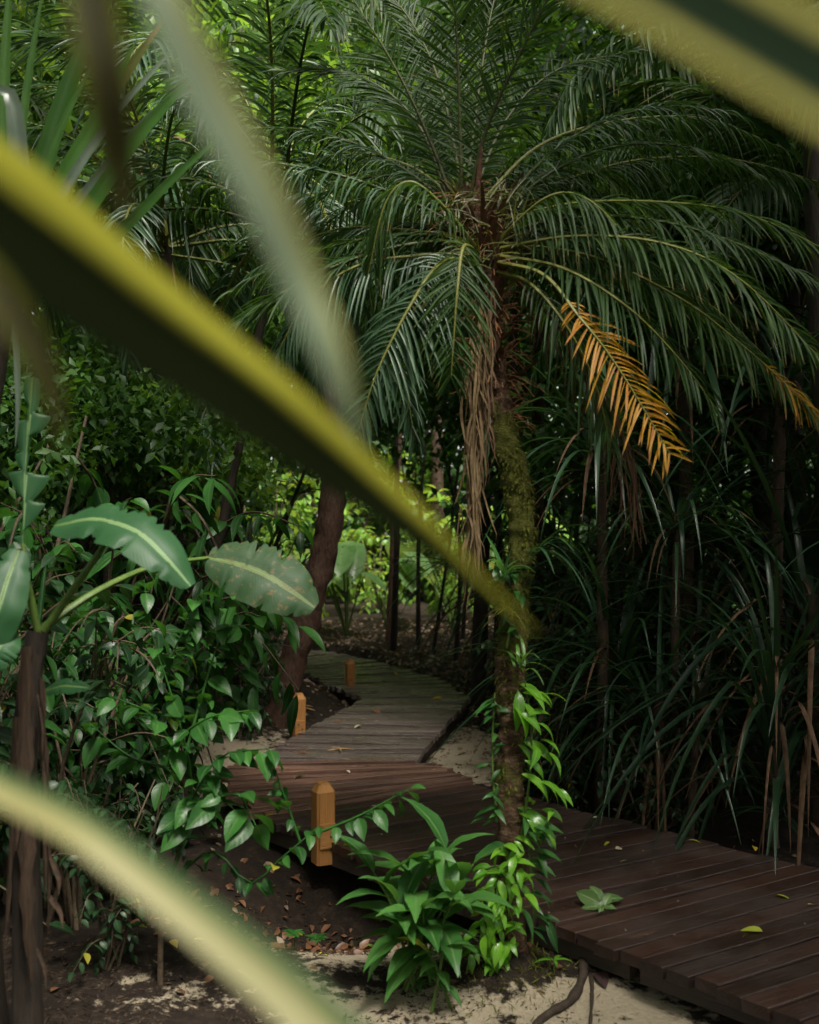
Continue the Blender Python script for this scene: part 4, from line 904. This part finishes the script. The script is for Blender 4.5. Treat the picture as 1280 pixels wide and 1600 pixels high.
# --- big-leaved aroids in the clearing
def aroid():
    o = thing('elephant_ear', 'large pale elephant ear leaf cluster where the path ends', 'elephant ear', (0, 0, 0), 'bright plants in the clearing')
    for i in range(9):
        az = rng.uniform(0, 6.28); c = blade_pts((0, 0, 0), az, rng.uniform(.9, 1.4), rng.uniform(.7, 1.2), .5, 9); mb = MB(); tube(mb, c, np.linspace(.012, .007, 9), 6, .5); pt = mb.build('leaf_stalk', M['green_stem'], o)
        mb = MB(); d = np.array([math.cos(az), math.sin(az), rng.uniform(-.7, .05)]); scatter(mb, HRT, c[-1] - nrm(d) * .08, d, UP, rng.uniform(.4, .62), rng.uniform()); mb.build('leaf', M['aroid'], pt)
    return o
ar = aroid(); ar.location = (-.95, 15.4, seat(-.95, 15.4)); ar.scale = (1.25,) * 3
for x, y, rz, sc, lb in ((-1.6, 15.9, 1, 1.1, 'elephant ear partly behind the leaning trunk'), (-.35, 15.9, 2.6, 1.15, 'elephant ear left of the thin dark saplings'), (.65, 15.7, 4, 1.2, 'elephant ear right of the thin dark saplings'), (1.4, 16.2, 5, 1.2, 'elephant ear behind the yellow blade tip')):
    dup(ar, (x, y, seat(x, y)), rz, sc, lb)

# --- trees
def tree(label, x, y, h, r, lean, bark, crown_r, crown_n, mat, L, bend=0, zc=None, branches=5, group='forest trees in the background'):
    z0 = seat(x, y); o = thing('tree', label, 'tree', (x, y, z0), group); top = np.array([lean[0], lean[1], h])
    mb = MB(); c = curve([(0, 0, -.1), top * .45 + np.array([bend, 0, 0]), top], 40); tube(mb, c, np.linspace(r * 1.2, r * .5, 40), 12, .5, r * .12, 9)
    for j in range(branches):
        b = c[rng.integers(18, 38)]; d = nrm(rng.normal(0, 1, 3) * np.array([1, 1, .4]) + UP * .5); e = b + d * crown_r * rng.uniform(.5, .9); tube(mb, curve([b, (b + e) / 2 + UP * .1, e], 8), np.linspace(r * .4, r * .12, 8), 6, .5)
    mb.build('trunk', M[bark], o)
    mb = MB(); ncl = max(crown_n // 45, 4); cc = top + rng.normal(0, .5, (ncl, 3)) * crown_r * np.array([1, 1, .65]); k = rng.integers(0, ncl, crown_n); pos = cc[k] + rng.normal(0, .2, (crown_n, 3)) * crown_r * np.array([1, 1, .6])
    scatter(mb, LOW, pos, rdir(crown_n, .5, -.35), UP + rng.normal(0, .5, (crown_n, 3)), L * rng.uniform(.6, 1.3, crown_n), np.clip(rng.uniform(0, 1, ncl)[k] * .6 + rng.uniform(0, .4, crown_n), 0, 1)); mb.build('crown', M[mat], o)
    return o
tree('thin brown-barked tree left of the mossy palm trunk', -.30, 14.6, 6.0, .045, (.5, .2), 'bark_red', 1.0, 300, 'forest', .15, -.08)
tree('thin dark sapling standing in front of the clearing', -.22, 13.9, 4.2, .042, (.0, .1), 'bark_dark', .6, 110, 'forest', .15, .05)
tree('second thin sapling just right of the dark one', .12, 14.3, 4.4, .03, (.3, .1), 'bark_dark', .6, 130, 'forest', .15, -.1)
tree('slim bowed sapling at the right end of the litter', .75, 14.6, 4.6, .028, (-.2, .1), 'bark_dark', .6, 110, 'forest', .15, .2)
tree('slanting pole-thin sapling right of the two dark ones', .3, 13.6, 4.0, .022, (.5, .1), 'bark_dark', .5, 110, 'forest', .15, .05)
tree('crooked thin sapling leaning over the litter', .6, 13.2, 4.0, .028, (-.5, .2), 'bark_dark', .6, 130, 'forest', .15, .25)
tree('broad-leaved tree behind the bluish palm', -2.9, 10.8, 5.4, .1, (.2, 0), 'bark_dark', 1.9, 3600, 'forest_b', .18)
tree('bright leafed tree in the upper left background', -3.8, 13, 8.0, .12, (.2, 0), 'bark', 2.4, 3600, 'forest_b', .2)
tree('leafy tree behind the main palm crown', .6, 20.5, 10.5, .12, (-.2, 0), 'bark', 2.3, 4200, 'forest', .2)
tree('shaded tree in the upper right background', 2.6, 11.5, 6.4, .12, (.2, 0), 'bark', 2.2, 4200, 'forest', .19)
for lb, x, y, h, cr, cn, mt, L in (('low leafy tree filling the gap above the left shrubs', -2.1, 7.9, 2.7, .8, 1700, 'forest', .11), ('low leafy tree between the leaning trunk and the shrubs', -1.55, 8.2, 2.3, .6, 1200, 'forest_b', .10), ('low tree behind the bluish palms at left', -2.9, 9.0, 3.2, 1.0, 1900, 'forest', .13), ('low tree at the far left behind the banana leaves', -3.3, 8.0, 2.9, .9, 1700, 'forest', .12),
        ('dark low tree behind the strap leaves right of centre', 1.7, 8.4, 2.6, .9, 1700, 'forest', .12), ('dark low tree behind the orange frond', 2.7, 8.9, 3.0, 1.0, 1900, 'forest', .13), ('dark low tree at the right edge of the background', 3.9, 9.2, 3.2, 1.1, 1900, 'forest', .13), ('low tree right behind the brown hanging frond', .95, 11.2, 3.4, .9, 1500, 'forest', .13), ('spreading tree behind the leaning trunk', -2.3, 12.0, 4.2, 1.4, 2400, 'forest_b', .15)):
    tree(lb, x, y, h, .04, (.05, 0), 'bark_dark', cr, cn, mt, L)
for lb, x, y, h, lx, cr, cn, mt, L in (('leaning tree whose dark foliage hangs over the far boardwalk', -2.1, 11.2, 3.3, 1.3, 1.15, 3000, 'forest', .12), ('tree overhanging the path end from the right', 1.9, 12.4, 3.5, -1.2, 1.2, 3000, 'forest', .13), ('small leafy tree left of the leaning trunk', -1.95, 6.4, 2.35, .1, .62, 2200, 'forest', .085), ('small leafy tree behind the torn banana leaf', -2.45, 6.6, 2.6, .0, .7, 2400, 'forest', .09), ('small leafy tree between the banana leaves and the bluish fronds', -1.5, 7.0, 2.5, -.1, .55, 2000, 'forest_b', .08), ('small dark tree at the left edge behind the screw pine', -2.6, 5.6, 2.3, .05, .6, 2000, 'forest', .085)):
    tree(lb, x, y, h, .03, (lx, 0), 'bark_dark', cr, cn, mt, L)
for lb, x, y, h, cr, cn, mt, L in (('dense small-leaved tree filling the gap right of the main crown', 2.0, 8.6, 4.6, 1.2, 3200, 'forest', .11), ('dense small-leaved tree at the upper right edge', 3.5, 8.2, 4.3, 1.2, 3200, 'forest', .11), ('small-leaved tree straight behind the main crown', .95, 9.6, 5.2, 1.3, 3200, 'forest_b', .11), ('small-leaved tree behind the bluish palms left of the main crown', -1.5, 8.9, 4.8, 1.2, 3200, 'forest_b', .11)):
    tree(lb, x, y, h, .04, (.05, 0), 'bark_dark', cr, cn, mt, L)
tree('tree closing the view at the far right', 4.6, 11, 5.2, .12, (-.2, 0), 'bark', 2.2, 3600, 'forest', .2)
tree('tree closing the view at the far left', -5.0, 12, 5.6, .12, (.2, 0), 'bark', 2.2, 3600, 'forest', .2)

# --- bromeliad in the right shade
strap_plant('bromeliad', 'purplish bromeliad rosette in the dark right of the boardwalk', 'bromeliad', np.array([1.72, 6.05, .62]), 26, .42, .018, 'brom', (.0, 1.3), (.4, 1.6), each=True)
strap_plant('bromeliad', 'small green bromeliad low at the right boardwalk edge', 'bromeliad', np.array([2.05, 5.7, .05]), 18, .36, .014, 'strap_d', (.1, 1.2), (.6, 1.8))
mbp = MB(); tube(mbp, curve([(1.66, 6.05, -.25), (1.68, 6.06, .2), (1.72, 6.05, .62)], 12), .022, 8, .5, .003, 30); tag(mbp.build('stump', M['bark']), 'thin dark stump carrying the purplish bromeliad', 'stump')

# --- the leafy branches in front at left
fb = P(250, 1420, 4.0); fb[2] = seat(fb[0], fb[1])
fs = thing('shrub', 'front shrub with glossy leaves overhanging the sand left of the near post', 'shrub', fb, G_SH)
BR = [([(250, 1420, 4.0), (300, 1250, 3.95), (275, 1110, 3.9), (240, 1000, 3.9), (225, 905, 3.9)], 26, .135, 'a'), ([(270, 1330, 3.95), (310, 1230, 3.85), (350, 1180, 3.8), (420, 1170, 3.78)], 20, .15, 'a'), ([(290, 1200, 3.95), (240, 1120, 3.85), (180, 1090, 3.8)], 14, .14, 'a'),
      ([(260, 1300, 3.95), (320, 1260, 3.8), (370, 1240, 3.75), (400, 1290, 3.72)], 16, .155, 'a'), ([(250, 1400, 4.0), (330, 1330, 3.9), (390, 1380, 3.85), (440, 1340, 3.85), (500, 1290, 3.9)], 22, .09, 'a'), ([(470, 1318, 3.88), (450, 1260, 3.88), (425, 1190, 3.86)], 10, .1, 'a'),
      ([(500, 1300, 3.9), (560, 1275, 3.9), (640, 1232, 3.92)], 15, .105, 'a'), ([(290, 1180, 3.95), (315, 1090, 4.0), (345, 990, 4.05), (360, 940, 4.05)], 16, .13, 'a'), ([(280, 1150, 3.9), (330, 1120, 3.85), (390, 1110, 3.85)], 12, .14, 'a'),
      ([(260, 1200, 4.0), (200, 1180, 4.0), (140, 1130, 4.0)], 12, .14, 'a'), ([(250, 1060, 3.95), (290, 980, 4.0), (310, 930, 4.0)], 14, .12, 'a')]
mS = MB()
for pts, n, L, _ in BR:
    mL = MB(); leafy_branch(mL, mL, PP(pts), .0065, int(n * 1.15), L * .84, OVW, .4, .2); mL.build('leafy_branch', M['shrub'], fs, fb)
tube(mS, curve([fb - UP * .05, P(255, 1420, 4.0), P(290, 1290, 3.97), P(285, 1180, 3.93)], 16), np.linspace(.013, .007, 16), 7, .5); mS.build('stem', M['twig'], fs, fb)

# ------------------------------------------------------------------ forest masses nobody could count
def mass(name, label, n, sampler, L, mats, tm=LOW, cl=.35):
    pos = sampler(n); k = len(pos); mb = MB()
    pos = pos + rng.normal(0, cl, pos.shape)
    scatter(mb, tm, pos, rdir(k, .6, -.4), UP + rng.normal(0, .6, (k, 3)), L * rng.uniform(.6, 1.4, k), np.clip(.5 + .5 * noise3(pos, .5) + rng.normal(0, .2, k), 0, 1))
    o = mb.build(name, M[mats]); tag(o, label, 'forest', kind='stuff'); return o
def far(n):
    x = rng.uniform(-13, 13, n); y = rng.uniform(20, 27, n) - np.abs(x) * .25; z = rng.uniform(0, 1, n) ** .9 * 15.5
    p = np.stack([x, y, z], 1); return p[(noise3(p, .8) > -.55)]
mass('forest', 'distant wall of jungle leaves behind everything', 90000, far, .26, 'forest')
def far2(n):
    x = rng.uniform(-22, 22, n); y = rng.uniform(27, 34, n) - np.abs(x) * .3; z = rng.uniform(0, 1, n) ** .9 * 22
    return np.stack([x, y, z], 1)
mass('deep_forest', 'deepest shaded jungle behind the distant leaf wall', 60000, far2, .6, 'forest')
def sides(n):  # unseen leaves added beside and behind the camera to darken the scene
    sg = rng.choice([-1, 1], n); y = rng.uniform(-2, 20, n); x = sg * (3.3 + np.maximum(y, 2) * .26 + rng.uniform(0, 2.2, n)); z = rng.uniform(0, 7, n)
    p = np.stack([x, y, z], 1); m = n // 3; q = np.stack([rng.uniform(-6, 6, m), rng.uniform(-5, -2.2, m), rng.uniform(0, 7, m)], 1); q[:, 1] -= .08 * q[:, 0] ** 2 * 0; p = np.vstack([p, q]); return p[(noise3(p, .9) > -.45)]  # back wall added to stop low sky light from behind
mass('side_forest', 'dense undergrowth closing both sides of the path', 42000, sides, .24, 'forest')
def shade_canopy(n):  # unseen leaf roof added to shade the scene from above
    x = rng.uniform(-8, 8, n); y = rng.uniform(-5, 17, n); z = 6.2 + .3 * np.maximum(y - 4, 0) + rng.uniform(0, 2, n)
    p = np.stack([x, y, z], 1); hole = 1.0 * np.exp(-((x + .1) / 1.1) ** 2 - ((y - 3.2) / 1.3) ** 2) + 1.1 * np.exp(-((x - 1.5) / .75) ** 2 - ((y - 1.1) / .9) ** 2) + .8 * np.exp(-((x + 1.2) / 1.4) ** 2 - ((y - 6.5) / 2.6) ** 2) + 2.0 * smooth((y - 9.5) / 2) * np.exp(-((x - 1.2) / 3.8) ** 2)  # gaps shaped to let sun and sky reach chosen spots
    hole = hole + .7 * np.exp(-((x - .9) / 1.0) ** 2 - ((y + 1.6) / 1.2) ** 2) + .8 * np.exp(-((x + .2) / .9) ** 2 - ((y - 8.8) / 1.3) ** 2) + 2.0 * np.exp(-((x - 1.9) / .8) ** 2 - ((y - 4.9) / 1.1) ** 2) - .35 * smooth((x - .6) / .8) * smooth((y - 1.8) / .8) * smooth((10 - y) / 2) - .3 * smooth((-1.6 - x) / .8) * smooth((5 - y) / 1)
    return p[(noise3(p * np.array([1, 1, 0]), .7) > -.25 + hole * 2.2)]
mass('canopy', 'leafy canopy closing over the path', 46000, shade_canopy, .34, 'forest')

# ------------------------------------------------------------------ litter, debris, fallen leaves, roots
def onground(x, y, h=.004):
    z = gz(x, y); dd = deckdist(x, y); return np.stack([x, y, np.where(dd < 0, .006, z) + h], 1), dd
n = 5200; x = np.r_[rng.uniform(-2.2, 2.2, n), rng.normal(.5, 1.0, 2500)]; y = np.r_[rng.uniform(10.4, 16.8, n), rng.normal(9.5, 2.5, 2500)]
pos, dd = onground(x, y); pos = pos[dd > .03]; k = len(pos); mb = MB(); d = rdir(k, .2)
scatter(mb, leaf_t(3, .5, 'ovate', .3, .8), pos + UP * .01, d, UP + rng.normal(0, .5, (k, 3)), rng.uniform(.03, .11, k) * np.where(pos[:, 1] < 10.2, .6, 1), rng.uniform(0, 1, k))
tag(mb.build('leaf_litter', M['litter']), 'brown leaf litter carpeting the floor beyond the boardwalk', 'leaf litter', kind='stuff')
n = 30000; x = rng.uniform(-2.0, 1.6, n); y = rng.uniform(3.2, 5.2, n); pos, dd = onground(x, y, .003)
keep = (dd > .02) & (noise3(pos * np.array([1, 1, 0]), 2.2) + .5 * noise3(pos * np.array([1, 1, 0]), 7) > -.1); pos = pos[keep]; k = len(pos); mb = MB(); d = rdir(k, .15)
scatter(mb, leaf_t(2, .3, 'lance', .3, .4), pos, d, UP + rng.normal(0, .6, (k, 3)), rng.uniform(.006, .03, k) * np.where(rng.uniform(size=k) < .05, 2.5, 1), rng.uniform(0, 1, k))
tag(mb.build('soil_debris', M['debris']), 'dark crumbs and twiggy debris over the sand', 'debris', kind='stuff')
n = 700; x = rng.normal(-.35, .5, n); y = rng.normal(4.9, .3, n); pos, dd = onground(x, y); pos = pos[dd > .01]; k = len(pos); mb = MB()
scatter(mb, leaf_t(3, .5, 'ovate', .3, .8), pos + UP * .008, rdir(k, .2), UP + rng.normal(0, .4, (k, 3)), rng.uniform(.03, .09, k), rng.uniform(0, .7, k))
tag(mb.build('wet_litter', M['brown_leaf']), 'wet red-brown leaves in the hollow under the boardwalk', 'leaf litter', kind='stuff')
n = 900; a = rng.uniform(0, 6.28, n); rr = np.abs(rng.normal(0, .2, n)) + .08; pos, dd = onground(.42 + rr * np.cos(a), 4.12 + rr * np.sin(a), 0); pos = pos[dd > 0]; k = len(pos); mb = MB()
scatter(mb, leaf_t(2, .12, 'lance', .2, .8), pos, rdir(k, .4, .8), rdir(k), rng.uniform(.015, .05, k), rng.uniform(0, 1, k))
tag(mb.build('root_moss', M['moss']), 'short moss and rootlets round the palm base', 'moss', kind='stuff')

n = 900; x = rng.uniform(-2.2, 2.2, n); y = rng.uniform(3.4, 14, n); dd = deckdist(x, y); x, y = x[dd < -.04], y[dd < -.04]; k = len(x); mb = MB()
scatter(mb, leaf_t(2, .45, 'ovate', .3, .6), np.stack([x, y, np.full(k, .008)], 1), rdir(k, .15), UP + rng.normal(0, .4, (k, 3)), rng.uniform(.008, .03, k), rng.uniform(0, 1, k))
tag(mb.build('deck_litter', M['litter']), 'tiny brown leaf scraps strewn over the planks', 'leaf litter', kind='stuff')
def fallen(px, py, L, mat, label, tm=OV, z=0.0, rot=None, name='fallen_leaf', lift=.25):
    Yd = (CAM_H - z) * FPX / (py - HY); c = P(px, py, Yd)
    if z != 0: c[2] = seat(c[0], c[1])
    a = rng.uniform(0, 6.28) if rot is None else rot
    mb = MB(); d = np.array([math.cos(a), math.sin(a), rng.uniform(.05, lift)]); scatter(mb, tm, np.zeros(3) + UP * .006, d, UP + rng.normal(0, .25, 3), L, rng.uniform())
    o = mb.build(name, M[mat]); o.location = tuple(c + UP * .006); tag(o, label, 'leaf', 'fallen leaves'); return o
FL = [(920 + 33, 1319, .05, 'lime_leaf', 'round lime-yellow leaf on the dark planks right of the trunk'), (1075, 1316, .07, 'lime_leaf', 'thin lime leaf lying near the far edge of the near planks'), (1178, 1326, .06, 'yellow_leaf', 'orange-brown curled leaf near the shaded far edge of the planks'), (1212, 1402, .075, 'lime_leaf', 'bright yellow-green leaf alone on the dark planks at right'),
      (1192, 1460, .10, 'lime_leaf', 'green-yellow lance leaf nearest the worn orange plank'), (1262, 1417, .03, 'lime_leaf', 'tiny pale leaf at the right edge of the planks'), (962, 1330, .06, 'pale_leaf', 'pale curled leaf below the round lime one'), (934, 1281, .05, 'pale_leaf', 'white curled leaf at the top of the dark planks'), (980, 1348, .04, 'pale_leaf', 'tiny pale chip in the middle of the dark planks'),
      (435, 1275, .09, 'yellow_leaf', 'orange leaf on the planks left of the near post'), (678, 1206, .08, 'yellow_leaf', 'yellow leaf by the red plank at the first bend'), (690, 1093, .16, 'yellow_leaf', 'orange leaf near the right edge of the grey planks'), (617, 1052, .15, 'yellow_leaf', 'orange-brown leaf on the far planks right of the last post'), (477, 1212, .12, 'pale_leaf', 'pale curled leaf on the red planks'),
      (542, 1206, .05, 'pale_leaf', 'small pale chip on the red planks'), (593, 1128, .05, 'pale_leaf', 'white chip on the grey planks'), (565, 1135, .1, 'pale_leaf', 'pale strip of leaf on the left of the grey planks'), (583, 1111, .11, 'brown_leaf', 'dark crumpled leaf in the middle of the grey planks'), (520, 1128, .08, 'brown_leaf', 'dark leaf at the left of the grey planks'),
      (480, 1178, .07, 'brown_leaf', 'reddish chip by the fallen twigs'), (655, 1095, .06, 'pale_leaf', 'pale fleck left of the orange leaf'), (580, 1262, .05, 'pale_leaf', 'white fleck on the planks right of the near post'), (760, 1245, .04, 'pale_leaf', 'white fleck on the planks behind the trunk'), (545, 1365 - 40, .06, 'yellow_leaf', 'yellow scrap at the foot of the near post')]
for px, py, L, mt, lb in FL: fallen(px, py, L, mt, lb)
for px, py, L, mt, lb in ((268, 1516, .07, 'yellow_leaf', 'bright yellow leaf on the dark soil under the cream blade'), (302, 1510, .07, 'yellow_leaf', 'second yellow leaf on the soil just right of the first'), (370, 1553, .10, 'yellow_leaf', 'long orange-yellow leaf on the sand at bottom'), (497, 1514, .05, 'lime_leaf', 'lime leaf on the sand left of the ginger plant'), (290, 1480, .12, 'lime_leaf', 'narrow yellowish leaf along the cream blade'),
                          (880, 1558, .09, 'brown_leaf', 'red-brown leaf beside the bright seedling'), (935, 1560, .12, 'purple_leaf', 'dark purple leaf flat on the pale sand'), (985, 1556, .16, 'purple_leaf', 'large dark leaf beside the boardwalk edge on the sand'), (955, 1547, .13, 'lime_leaf', 'narrow yellow-green leaf between two dark leaves'), (905, 1497, .06, 'brown_leaf', 'orange leaf by the palm roots'),
                          (695, 1575, .12, 'purple_leaf', 'dark leaf on the sand in front of the palm mound'), (80, 1597, .06, 'brown_leaf', 'reddish leaf at the lower left corner'), (865, 1490, .06, 'brown_leaf', 'orange-brown leaf on the palm mound')):
    fallen(px, py, L, mt, lb, z=-.24)
# leaf sprig on the deck
c = P(942, 1425, 2560 / (1425 - HY)); sp = thing('leaf_sprig', 'broken sprig of pale green leaves lying on the dark planks', 'leaf sprig', c + UP * .006)
mb = MB(); tube(mb, np.array([[0, 0, .006], [.01, .02, .012], [.0, .06, .012]]), .003, 5, .6); mb.build('stem', M['green_stem'], sp)
for a, L, el, oy in ((-.2, .085, .15, .0), (.35, .12, .5, .03), (.9, .07, .9, .0), (1.9, .10, .75, .05), (2.5, .13, .4, .02), (3.0, .09, .2, -.02), (3.5, .06, .3, .0), (4.6, .05, .1, -.02)):
    mb = MB(); scatter(mb, OVW, np.array([rng.normal(0, .012), oy + .03, .012]), np.array([math.cos(a) * math.cos(el), math.sin(a) * .5, math.sin(el) * .8]), np.array([rng.normal(0, .6), -.5, .9]), L, rng.uniform()); mb.build('leaf', M['cut'], sp)
def sticks(label, name, paths, z, r, mat, cat='twig'):
    pts0 = PP([(p[0], p[1], (CAM_H - z) * FPX / (p[1] - HY)) for p in paths[0]])[0]; o = thing(name, label, cat, pts0); mb = MB()
    for pth in paths:
        pts = PP([(p[0], p[1], (CAM_H - z) * FPX / (p[1] - HY)) for p in pth]); pts[:, 2] += r * 1.1 + .004
        tube(mb, curve(pts, 12), np.linspace(r, r * .5, 12), 6, .8, r * .2, 40)
    mb.build('stick', M[mat], o, pts0)
sticks('pale forked twigs on the grey planks near the first bend', 'twig', [[(512, 1175), (533, 1172), (553, 1173)], [(533, 1176), (530, 1168)], [(520, 1170), (540, 1172)]], .004, .006, 'straw')
sticks('long pale dead branch on the litter right of the far planks', 'dead_branch', [[(618, 1028), (650, 1012), (680, 990)], [(650, 1012), (675, 1003)]], .02, .022, 'straw', 'branch')
sticks('short pale straw beside the middle post', 'straw', [[(478, 1108), (492, 1112)], [(478, 1104), (488, 1106)], [(425, 1106), (446, 1100)]], .03, .007, 'straw', 'straw')
# roots
def root(label, path, r):
    pts = PP([(px, py, (CAM_H + .2) * FPX / (py - HY)) for px, py in path]); pts[:, 2] = gz(pts[:, 0], pts[:, 1]) + r * .4; o = thing('root', label, 'root', pts[0], 'palm roots'); mb = MB()
    tube(mb, curve(pts, 24), np.linspace(r, r * .6, 24), 8, .5, r * .25, 30); mb.build('root_body', M['root'], o, pts[0])
root('dark thick root curving down to the bottom edge right of the palm', [(905, 1490), (912, 1540), (895, 1575), (850, 1605), (820, 1640)], .022)
root('dark root running below the boardwalk edge at bottom right', [(1040, 1520), (1110, 1560), (1160, 1600), (1200, 1650)], .02)
root('thin root forking from the thick one near the palm', [(910, 1500), (925, 1560), (922, 1620)], .01)
# seedlings
def seedling(px, py, n, L, mat, label, h=.04, tm=LAN):
    Yd = (CAM_H + .22) * FPX / (py - HY); b = P(px, py, Yd); b[2] = seat(b[0], b[1]); o = thing('seedling', label, 'seedling', b, 'seedlings on the forest floor'); mb = MB(); tube(mb, np.array([[0, 0, -.01], [0, 0, h / 2], [.004, 0, h]]), .003, 5, .5); mb.build('stem', M['green_stem'], o)
    mb = MB(); a = np.arange(n) * 2.4; scatter(mb, tm, np.tile([[0, 0, h]], (n, 1)), np.stack([np.cos(a), np.sin(a), np.full(n, .5)], 1), UP, L * rng.uniform(.7, 1.2, n), rng.uniform(0, 1, n)); mb.build('foliage', M[mat], o)
seedling(866, 1556, 5, .08, 'vine', 'bright little seedling on the sand right of the palm base')
seedling(460, 1460, 14, .06, 'shrub', 'small leafy seedling cluster left of the ginger plant', .1, OV)
seedling(495, 1445, 12, .06, 'shrub', 'leafy seedling right next to the seedling cluster', .12, OV)
seedling(655, 1570, 8, .06, 'ginger', 'grassy seedling on the mound in front of the palm', .03)
seedling(45, 1585, 6, .07, 'shrub', 'seedling in the lower left corner', .03)
seedling(575, 1430, 4, .03, 'vine', 'tiny round-leaved seedling under the ginger plant', .03, OV)
seedling(215, 1500, 8, .05, 'shrub_d', 'dark seedling on the soil at lower left', .05, OV)
